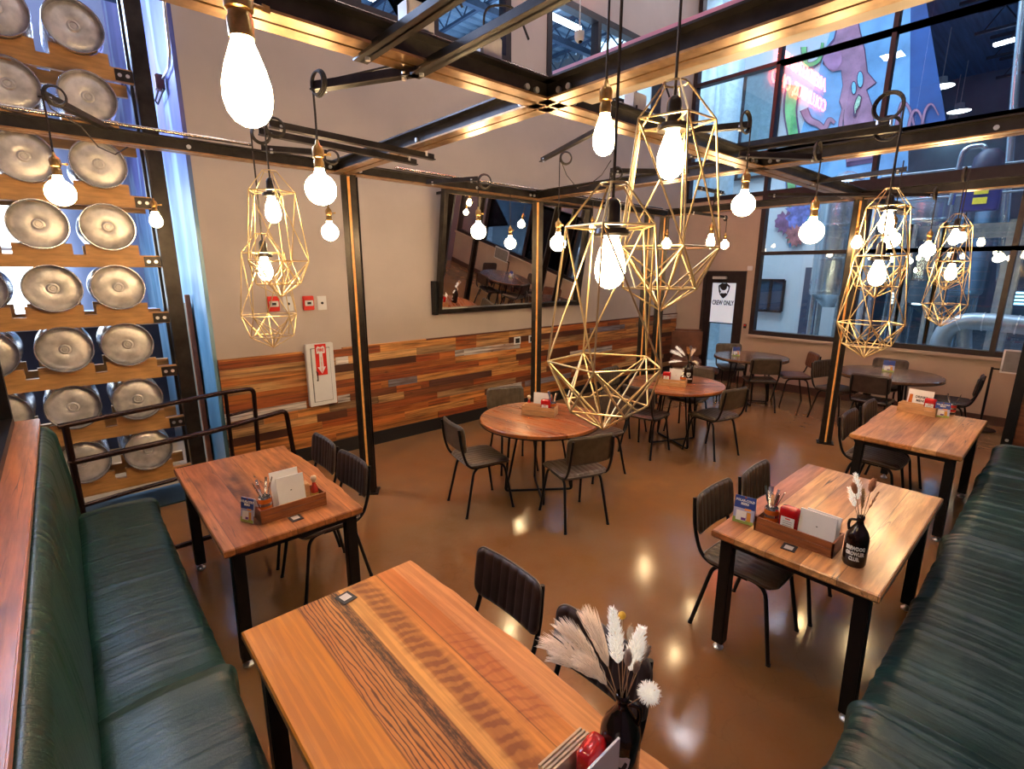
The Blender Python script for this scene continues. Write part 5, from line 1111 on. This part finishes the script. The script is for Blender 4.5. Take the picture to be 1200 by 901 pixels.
def bottle_hot(p,label):
    o=root('sauce_bottle',p,0,label,'bottle','small hot sauce bottles'); r=.022
    MB().lathe([(0,0),(r,0),(r,.075),(r*.55,.10),(r*.42,.118),(0,.118)],18).build('bottle',simple('red sauce glass',(.50,.04,.02),.15,0,.2,20,coat=.6),o,smooth=40)
    MB().lathe([(r+.0006,.012),(r+.0006,.055)],18).build('label_band',simple('yellow label',(.75,.50,.10),.5),o,smooth=40)
    MB().lathe([(0,.118),(.011,.118),(.012,.126),(.017,.134),(.018,.144),(.013,.155),(0,.159)],16).build('wooden_cap',simple('round wood cap',(.68,.52,.35),.5),o,smooth=60)
    return o
def ketchup(p,rz,label,flat=True):
    o=root('ketchup_bottle',p,rz,label,'bottle','red squeeze bottles')
    sec=[(0,.040,.022),(.008,.045,.027),(.12,.046,.028),(.138,.045,.027),(.148,.038,.020),(.150,.020,.012)]
    m=MB(); N=24; vs=[]
    for z,a,b_ in sec:
        for k in range(N):
            t=2*math.pi*k/N; ce,se=math.cos(t),math.sin(t); vs.append((a*math.copysign(abs(ce)**.55,ce),b_*math.copysign(abs(se)**.55,se),z))
    m.add(vs,[(i*N+k,i*N+(k+1)%N,(i+1)*N+(k+1)%N,(i+1)*N+k) for i in range(len(sec)-1) for k in range(N)]+[tuple(range(N)),tuple((len(sec)-1)*N+k for k in range(N))])
    m.build('bottle',redp,o,smooth=60)
    MB().bb((-.032,-.0295,.02),(.032,-.0285,.10)).build('white_label',cream,o)
    m=MB()
    for k in range(5): m.bb((-.022,-.0301,.032+k*.011),(.022,-.0295,.0345+k*.011))
    m.build('label_print',simple('grey print',(.25,.2,.2),.5),o); MB().bb((-.012,-.0303,.088),(.012,-.0295,.094)).build('label_mark',redm,o)
    return o
def growler(p,rz,label,textual='full',s=1.0,mat=amber,hs=1):
    o=root('growler_bottle',p,rz,label,'bottle','dark growler bottles holding dried flowers'); r=.056*s
    pr=[(0,.003),(r*.9,0),(r,.012),(r,.150*s),(r*.96,.172*s),(r*.80,.195*s),(r*.5,.222*s),(r*.32,.240*s),(r*.29,.262*s),(r*.33,.264*s),(r*.33,.282*s),(r*.27,.284*s),(r*.25,.262*s),(r*.24,.24*s)]
    MB().lathe(pr,36).build('bottle',mat,o,smooth=60)
    h=rnd([(hs*r*.28,0,.256*s),(hs*r*.80,0,.252*s),(hs*r*.90,0,.220*s),(hs*r*.78,0,.192*s)],.02*s,5); MB().tube(h,.0075*s,8).build('loop_handle',mat,o,smooth=60)
    ink=simple('white bottle print',(.85,.85,.83),.5)
    wrap=lambda u,v,w: Vector((math.sin(u/r)*(r+.0008+w),-math.cos(u/r)*(r+.0008+w),v))
    if textual=='full':
        for k,l in enumerate(('BREWDOG','GROWLER','CLUB.')): text(l,.029*s,ink,'lettering_'+l.lower().strip('.'),lambda u,v,w,k=k,l=l:wrap(u,.112*s-k*.030*s+v,w),parent=o,bold=.0012,sx=.62)
    else:
        A=[(-.78,.62),(-.5,.86),(0,.84),(.5,.86),(.78,.62),(.70,.0),(.5,-.5),(.2,-.85),(0,-1),(-.2,-.85),(-.5,-.5),(-.70,0)]
        def fin(poly,k): # subdivide so the print follows the glass
            out=[]
            for i,(a,b) in enumerate(poly):
                c,d=poly[(i+1)%len(poly)]; out+=[(a+(c-a)*j/k,b+(d-b)*j/k) for j in range(k)]
            return out
        def ring(poly,w,mt,nm,k=.034*s,cz=.105*s):
            P_=fin(poly,3); cx_=sum(a for a,b in P_)/len(P_); cy_=sum(b for a,b in P_)/len(P_); vs=[]; n=len(P_); L=4
            for q in range(L+1): vs+=[wrap((cx_+(a-cx_)*q/L)*k,cz+(cy_+(b-cy_)*q/L)*k,w) for a,b in P_]
            MB().add(vs,[(q*n+i,q*n+(i+1)%n,(q+1)*n+(i+1)%n,(q+1)*n+i) for q in range(L) for i in range(n)]).build(nm,mt,o)
        ring(A,.0,ink,'shield_badge'); ring([(-.5,.10),(-.25,-.10),(.1,-.15),(.3,.1),(.35,.45),(.55,.25),(.5,-.1),(.35,-.35),(.42,-.5),(.1,-.45),(-.15,-.35),(-.4,-.42),(-.3,-.2)],.0006,darkprint,'dog_silhouette')
        text('BREWDOG',.022*s,ink,'lettering',lambda u,v,w:wrap(u,.052*s+v,w),parent=o,bold=.001,sx=.85)
    return o
def plume(base,tip,kind,label,seed=1,mat=None,spread=.02,n=90,group='dried grass stems',sag=.0):
    base,tip=Vector(base),Vector(tip); rr=random.Random(seed); L=(tip-base).length; sd=(tip-base).cross(Vector((0,0,1))); d0=(tip-base).normalized()
    ctrl=(base+tip)/2+Vector((0,0,1))*L*(.12+sag)
    def B(t): return base*(1-t)**2+ctrl*2*t*(1-t)+tip*t*t
    o=root('dried_flower_stem',base,0,label,'dried flower',group)
    st=MB().tube([B(i/10)-base for i in range(11)],.0013,5); st.build('stem',simple('dry straw stem',(.45,.30,.16),.7) if 'stemm' not in ME else ME['stemm'],o)
    m=MB()
    if kind in('pampas','fluffy'):
        for k in range(n):
            t=.38+.62*rr.random() if kind=='pampas' else .45+.55*rr.random(); p=B(t)-base; dd=(B(min(1,t+.03))-B(t-.03)).normalized()
            ang=rr.random()*6.28; x=dd.orthogonal().normalized(); y=dd.cross(x); out=x*math.cos(ang)+y*math.sin(ang)
            ln=spread*(1.0-.55*abs(t-.6)/.4)*(.7+.6*rr.random()); q=p+dd*ln*(1.5 if kind=='pampas' else .9)+out*ln*(.45 if kind=='pampas' else .8); mid=(p+q)/2+out*ln*.12
            m.tube([p,mid,q],.0011 if kind=='pampas' else .0014,3,taper=[1,1,.25])
    elif kind=='tuft':
        c=(B(1)-base)*.82
        for k in range(n):
            z=rr.uniform(-.85,1); a=rr.random()*6.28; q=math.sqrt(1-z*z); d=Vector((q*math.cos(a),q*math.sin(a),z)); e=c+d*spread*(.75+.35*rr.random()); m.tube([c,(c+e)/2+Vector((rr.uniform(-1,1),rr.uniform(-1,1),rr.uniform(-1,1)))*spread*.12,e],.0012,3,taper=[1,1,.3])
    elif kind=='bunny':
        ax=(B(1)-B(.8)).normalized(); c=B(.86)-base; Mx=ax.to_track_quat('Z','Y').to_matrix(); h=spread
        m.lathe([(0,-h),(h*.28,-h*.75),(h*.40,-.1*h),(h*.36,h*.5),(h*.2,h*.9),(0,h)],12,c=c,ax=Mx)
        for k in range(90):
            a=rr.random()*6.28; z=rr.uniform(-.9,.9)*h; r0=h*.38*math.sqrt(max(0,1-(z/h)**2)); p=c+Mx@Vector((r0*math.cos(a),r0*math.sin(a),z)); q=p+Mx@Vector((math.cos(a)*.35,math.sin(a)*.35,1))*h*.28; m.tube([p,q],.0006,3,taper=[1,.3])
    elif kind=='ball':
        m.lathe([(spread*math.sin(R(a)),-spread*math.cos(R(a))) for a in range(0,181,15)],14,c=tip-base)
    m.build('plume' if kind!='ball' else 'flower_head',mat,o,smooth=180)
    return o
ME['stemm']=simple('dry straw stem',(.45,.30,.16),.7)
pampw=simple('ivory plume',(.95,.90,.82),.8,0,.05,30,emit=(1,.9,.78),es=.16); pampb=simple('beige pampas',(.80,.62,.46),.8,0,.1,30,emit=(1,.75,.55),es=.07); pampg=simple('grey beige bunny tail',(.48,.38,.28),.8,0,.15,30); yel=simple('mustard flower',(.75,.42,.03),.6,0,.15,60); rust=simple('rust wheat',(.42,.17,.08),.7,0,.2,40)  # slight emission brightens the plumes beyond the light they receive
# ---- nearest table
G1=Vector((.945,.625,.75)); growler(G1,R(-52)+R(0),'dark growler bottle with a white shield badge on the nearest table','shield',.96)
nk=G1+Vector((0,0,.262*.96))
def tipat(u,v,base,dd=0): # tip on a plane facing the camera through the bottle
    d=ray(u,v); n_=fw; return O+d*(((base-O).dot(n_)+dd)/d.dot(n_))
for i,(u,v,kind,mat,sp2,n,l,dd) in enumerate([
 (645,757,'pampas',pampb,.050,300,'longest beige pampas plume sweeping left out of the near bottle',.03),(655,772,'pampas',pampb,.046,260,'beige pampas plume pointing left low over the chair back',.0),(662,738,'pampas',pampb,.048,280,'upper beige pampas plume leaning left toward the chair',.05),(684,780,'pampas',pampb,.044,220,'short beige pampas plume at the lower left of the near bouquet',-.03),(690,728,'pampas',pampb,.052,300,'soft beige plume rising left of centre in the near bouquet',.08),
 (718,716,'fluffy',pampw,.026,520,'tall upright ivory plume in the near bouquet',.0),(752,738,'fluffy',pampw,.028,560,'ivory plume leaning right in the near bouquet',-.01),(768,808,'tuft',pampw,.030,700,'round ivory tuft low on the right of the near bouquet',-.03),
 (740,730,'bunny',pampg,.020,1,'slim bunny tail stem at the top right of the near bouquet',.02),(761,755,'bunny',pampg,.022,1,'bunny tail stem leaning out right of the near bouquet',.0),(736,762,'bunny',pampg,.026,1,'large grey bunny tail in the middle of the near bouquet',-.05),(748,775,'bunny',pampg,.020,1,'small bunny tail under the right ivory plume',-.04),
 (729,721,'ball',yel,.0105,1,'single mustard yellow ball flower above the near bouquet',.03)]):
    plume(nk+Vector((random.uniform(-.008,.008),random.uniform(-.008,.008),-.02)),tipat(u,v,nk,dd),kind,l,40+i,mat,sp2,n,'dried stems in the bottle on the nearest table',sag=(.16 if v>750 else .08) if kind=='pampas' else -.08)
# caddy, cards at the bottom edge
K1=caddy(.835,.60,R(90),'pale wooden caddy at the bottom edge on the nearest table',.30,.17,.06,lightwood)
slabcard((.835,.595,.762),R(1),.125,.18,.006,'white menu card standing in the caddy at the bottom edge',tilt=0)
ketchup((.855,.648,.762),R(10),'red ketchup bottle in the caddy at the bottom edge'); bottle_hot((.928,.633,.752),'hot sauce bottle with a ball cap beside the near growler')
for k in range(4):
    o=MB().bb((-.082,-.003,0),(.082,.003,.108-.003*k)).build('kraft_menu',simple('kraft card %d'%k,(.58,.44,.30),.6),loc=(.825,.690+k*.0125,.7605)); tag(o,'kraft menu card filed in the caddy at the bottom edge','menu','kraft menus in the caddy at the bottom edge')
def coaster(p,rz,label):
    o=root('table_tag',p,rz,label,'table tag','black table tags'); MB().bb((-.032,-.036,0),(.032,.036,.003)).build('plate',darkprint,o,bevel=.001); MB().bb((-.019,-.016,.003),(.019,.024,.0036)).build('white_square',simple('tag white',(.55,.52,.50),.5),o)
    return o
coaster(Vector((.715,1.85,.751)),R(10),'black table tag at the far end of the nearest table'); coaster(Vector((2.53,.765,.751)),R(95),'black table tag in front of the caddy on the table with the growler'); coaster(Vector((.80,2.70,.751)),R(5),'black table tag in front of the caddy on the red table')
# ---- red table by the railing
K2=caddy(.815,2.83,R(1),'brown slatted caddy holding two white menus on the red table',.36,.16,.08)
can(at_(K2,-.13,.0,.01),0,'orange striped can on the red table, full of cutlery',6,4)
slabcard(at_(K2,.0,.035,.01),0,.155,.215,.006,'taller rear white menu in the caddy on the red table',tilt=-8)
slabcard(at_(K2,.012,-.02,.01),0,.15,.195,.006,'front white menu in the caddy on the red table',tilt=-8)
bottle_hot(at_(K2,.145,-.0,.01),'hot sauce bottle at the right end of the caddy on the red table'); 
o=MB().bb((-.022,-.03,0),(.022,.03,.115)).build('wooden_salt_box',lightwood,loc=at_(K2,.10,.035,.01),bevel=.004); tag(o,'pale wood block beside the hot sauce on the red table','box')
navyp=simple('navy card print',(.03,.07,.32),.45,0,.1,20)
def beercard(p,rz,label,big=True,w=.105,h=.15):
    o=root('beer_card',p,rz,label,'card','small tent cards advertising beer'); T=Matrix.Rotation(R(-10),3,'X'); f=lambda u,v,w_: T@Vector((u,w_,v))
    wht=cream
    MB().prism([(-w/2,0),(w/2,0),(w/2,h),(-w/2,h)],-.002,.001,f).build('card',simple('card lilac',(.45,.48,.70),.5),o)
    MB().prism([(-w/2,h*.55),(w/2,h*.55),(w/2,h),(-w/2,h)],-.0028,-.002,f).build('blue_header',navyp,o)
    MB().prism([(-w/2,0),(w/2,0),(w/2,h*.12),(-w/2,h*.2)],-.0028,-.002,f).build('green_footer',simple('card green',(.35,.45,.10),.5),o)
    MB().prism([(-w*.36,h*.10),(w*.12,h*.10),(w*.12,h*.46),(-w*.36,h*.46)],-.0032,-.0028,f).build('white_box',wht,o)
    MB().prism([(w*.17,h*.12),(w*.36,h*.12),(w*.34,h*.44),(w*.15,h*.44)],-.0032,-.0028,f).build('amber_glass',simple('card amber',(.70,.32,.05),.5),o)
    MB().prism([(-w*.1,h*.12),(w*.12,h*.12),(w*.12,h*.22),(-w*.1,h*.22)],-.0036,-.0032,f).build('plum_box',simple('card plum',(.15,.05,.25),.5),o)
    MB().prism([(w*.02,h*.50),(w*.32,h*.50),(w*.32,h*.57),(w*.02,h*.57)],-.0036,-.0028,f).build('orange_bar',simple('card orange',(.85,.35,.08),.5),o)
    MB().lathe([(0,0),(.006,0)],12,c=f(0,h*.95,-.0032),ax=Matrix.Rotation(R(90),3,'X')).build('orange_dot',orange,o)
    if big:
        for k,l in enumerate(('POLAR-COLD','BEERS')): text(l,.0175,cream,'lettering_'+('first','second')[k],lambda u,v,w_,k=k:f(u,h*(.84-.12*k)+v,-.0032-w_),parent=o,bold=.0006,sx=.88)
    T2_=Matrix.Rotation(R(14),3,'X'); MB().prism([(-w/2,0),(w/2,0),(w/2,h*.98),(-w/2,h*.98)],-.001,.001,lambda u,v,w_:T2_@Vector((u,w_,v))+Vector((0,.063,0))).build('rear_leaf',cream,o)
    return o
beercard((.585,2.83,.752),R(-62),'folded blue and white card at the left end of the red table',True,.09,.135)
# ---- table with the growler
K3=caddy(2.655,.775,R(90)+R(180),'brown slatted caddy with ketchup on the table with the growler',.37,.15,.08); K3.rotation_euler=(0,0,R(-90))
can(at_(K3,-.135,0,.01),0,'orange can on the growler table, full of cutlery',7,9)
ketchup(at_(K3,-.045,.0,.01),R(-88),'red ketchup bottle with white label on the growler table')
slabcard(at_(K3,.085,-.015,.01),R(-92),.165,.165,.008,'white square menu card in the caddy on the growler table',tilt=-5)
slabcard(at_(K3,.095,.035,.01),R(-92),.155,.155,.006,'second white menu just behind the first on the growler table',tilt=-5,dot=False)
beercard((2.60,1.03,.752),R(-80),'blue POLAR-COLD BEERS card at the left corner of the growler table')
G3=Vector((2.615,.512,.75)); growler(G3,R(-80),'brown growler bottle lettered BREWDOG GROWLER CLUB on the square table','full',.86,hs=-1)
nk=G3+Vector((0,0,.262*.86))
for i,(u,v,kind,mat,sp2,n,l,dd) in enumerate([(1003,556,'fluffy',pampw,.024,260,'cream fluffy plume in the growler with lettering',.0),(995,572,'fluffy',pampw,.020,150,'pale plume on the left in the lettered growler',.02),(1000,566,'bunny',rust,.030,1,'rust brown ear leaning left in the lettered growler',-.03),(1024,562,'bunny',rust,.034,1,'rust brown ear leaning right in the lettered growler',-.02),(1030,576,'pampas',rust,.014,40,'thin rust grass arching right from the lettered growler',-.01),(1012,574,'pampas',simple('golden wheat',(.60,.35,.12),.7),.022,80,'golden wheat stem in the middle of the lettered growler',-.04)]):
    plume(nk+Vector((random.uniform(-.006,.006),random.uniform(-.006,.006),-.02)),tipat(u,v,nk,dd),kind,l,80+i,mat,sp2,n,'dried stems in the lettered growler',sag=-.06)
# ---- farther long table
K4=caddy(6.06,.88,R(-95),'pale wooden caddy with a menu on the farther long table',.30,.15,.085,lightwood)
slabcard(at_(K4,-.02,.05,.01),R(-95),.20,.20,.006,'cream menu lettered DRINKS MENU in the caddy on the farther long table',tilt=-8,dot=False)
_o=bpy.data.objects[-1] if False else None
md=[x for x in bpy.data.objects if x.name.startswith('menu_card') and 'DRINKS' in (x.get('label') or '')][0]
T_=Matrix.Rotation(R(-8),3,'X'); ff2=lambda u,v,w_: T_@Vector((u,-.0035-w_,v))
for k,l in enumerate(('DRINKS','MENU')): text(l,.034,darkprint,'lettering',lambda u,v,w_,k=k:ff2(u+.01,.13-.035*k+v,w_),parent=md,bold=.001,sx=.8)
MB().prism([(-.09,.03),(-.055,.03),(-.06,.15),(-.085,.15)],-.0042,-.0035,lambda u,v,w:T_@Vector((u,w,v))).build('orange_picture',orange,md)
ketchup(at_(K4,.08,.0,.01),R(-95),'red ketchup bottle on the farther long table'); beercard((6.02,.70,.752),R(-78),'purple and white card on the farther long table',True,.11,.14)
can(Vector((6.16,.655,.751)),0,'red banded can on the farther long table, full of cutlery',5,13,redm)
MB
for i in range(2):
    o=MB().bb((-.14,-.03,0),(.14,-.02,.075)).build('kraft_menu',lightwood,loc=at_(K4,0,.035-i*.02,.012)); o.rotation_euler=(0,0,R(-95)); tag(o,'kraft coloured card filed in the caddy of the farther long table','menu','kraft cards in the caddy of the farther long table')
# ---- round tables
K5=caddy(3.26,3.29,R(-62),'pale wooden caddy on the nearest round table',.32,.14,.085,lightwood); K5.location=(3.27,3.27,.751)
bottle_hot(at_(K5,-.12,.03,.01),'hot sauce bottle in the caddy on the nearest round table'); slabcard(at_(K5,.0,.03,.01),R(-62),.15,.19,.006,'white menu card in the caddy on the nearest round table',tilt=-4)
ketchup(at_(K5,.065,-.03,.01),R(-62),'red ketchup bottle in the caddy on the nearest round table'); can(at_(K5,.12,.01,.01),0,'orange can on the nearest round table, holding cutlery',5,21)
for k in range(3):
    o=MB().bb((-.08,-.004,0),(.08,.004,.09)).build('kraft_menu',lightwood,loc=at_(K5,-.06,-.005-.014*k,.011)); o.rotation_euler=(0,0,R(-62)); tag(o,'kraft coloured card filed in the caddy of the nearest round table','menu','kraft cards in the caddy of the nearest round table')
K6=caddy(5.30,3.08,R(-68),'pale wooden caddy on the middle round table',.32,.14,.08,lightwood); K6.location=(5.33,3.10,.751)
slabcard(at_(K6,.03,.04,.01),R(-68),.16,.18,.006,'white menu card in the caddy on the middle round table',tilt=-4); ketchup(at_(K6,-.07,.0,.01),R(-68),'red ketchup bottle in the caddy on the middle round table')
can(at_(K6,.12,-.02,.01),0,'orange can on the middle round table',1,31)
G6=hz(807,449,.75); G6=Vector((5.62,3.06,.751)); growler(G6,R(-60),'growler bottle with plumes on the middle round table','shield',.95)
nk=G6+Vector((0,0,.245))
for i,(u,v,kind,mat,sp2,n,l) in enumerate([(788,412,'pampas',pampw,.05,120,'white plume leaning left on the middle round table'),(794,408,'pampas',pampw,.05,110,'upper left white plume on the middle round table'),(786,424,'pampas',pampw,.04,90,'lowest left white plume on the middle round table'),(806,407,'fluffy',simple('orange dried spike',(.70,.32,.10),.7),.030,160,'orange upright spike on the middle round table'),(816,426,'pampas',pampb,.045,110,'beige plume drooping right on the middle round table'),(812,413,'pampas',pampb,.05,110,'beige plume arching right on the middle round table')]):
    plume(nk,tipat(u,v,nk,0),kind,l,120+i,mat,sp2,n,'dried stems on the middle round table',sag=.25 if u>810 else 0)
beercard((7.98,3.55,.752),R(-48),'small lilac card on the round table near the crew door',False,.11,.14); beercard((8.27,1.60,.752),R(-80),'small lilac card on the round table under the brewery window',False,.13,.15)
o=root('table_number',(0,0,0),0,'x','x') if False else None
q=hz(846,447,.75); 
# ================================================================== LIGHT
def area(name,loc,size,power,color,rot=(0,0,0),sy=None):
    l=bpy.data.lights.new(name,'AREA'); l.energy=power; l.color=color; l.shape='RECTANGLE'; l.size=size; l.size_y=sy or size; o=bpy.data.objects.new(name,l); col.objects.link(o); o.location=loc; o.rotation_euler=rot; return o
for i_,(x_,y_) in enumerate([(2.0,4.3),(5.2,4.3),(8.2,4.0),(2.5,.6),(5.5,.6),(8.2,-.4)]): area('hall_fill_light',(x_,y_,7.45),.45,20,(.95,.90,.97))  # added fill lamps above the hall, out of view
area('near_corner_fill_light',(-.6,1.0,6.8),.45,12,(1,.88,.8))  # added fill lamp over the near corner, out of view
area('shop_daylight',(-1.1,YB-.15,2.5),2.4,90,(.75,.88,1),(R(90),0,0))
area('shop_ceiling_light',(0,7.6,7.3),2.5,130,(.65,.75,1))
area('roof_space_light',(5,7.4,4.3),6,150,(.55,.75,1),(R(180),0,0),sy=2)
area('brewery_roof_fill',(11.2,4.5,9.1),2.4,420,(.70,.86,1),(0,R(25),0),sy=6)  # added fill panel so the brewery shows through the glass
area('brewery_deep_fill',(15.5,-4.5,6.0),4,420,(.50,.72,1),(R(-20),0,0),sy=3)  # added fill panel for the deep end of the brewery
area('brewery_front_fill',(10.0,1.0,9.1),1.0,300,(.65,.85,1),(0,R(30),0),sy=6)  # added fill panel just behind the brewery window
area('mural_fill_light',(10.1,5.4,8.6),.8,420,(.75,.88,1),(0,R(35),0),sy=3)  # added fill panel that brightens the mural wall
area('keg_fill_light',(-.9,7.4,4.9),1.8,330,(.45,.62,1),(R(-35),0,0),sy=1.5)  # added lamp imitating window light on the keg tops
w=bpy.data.worlds.new('world'); bpy.context.scene.world=w; w.use_nodes=True; w.node_tree.nodes['Background'].inputs[0].default_value=(.25,.35,.5,1); w.node_tree.nodes['Background'].inputs[1].default_value=.15
sc=bpy.context.scene; sc.view_settings.view_transform='Standard'; sc.view_settings.exposure=.8
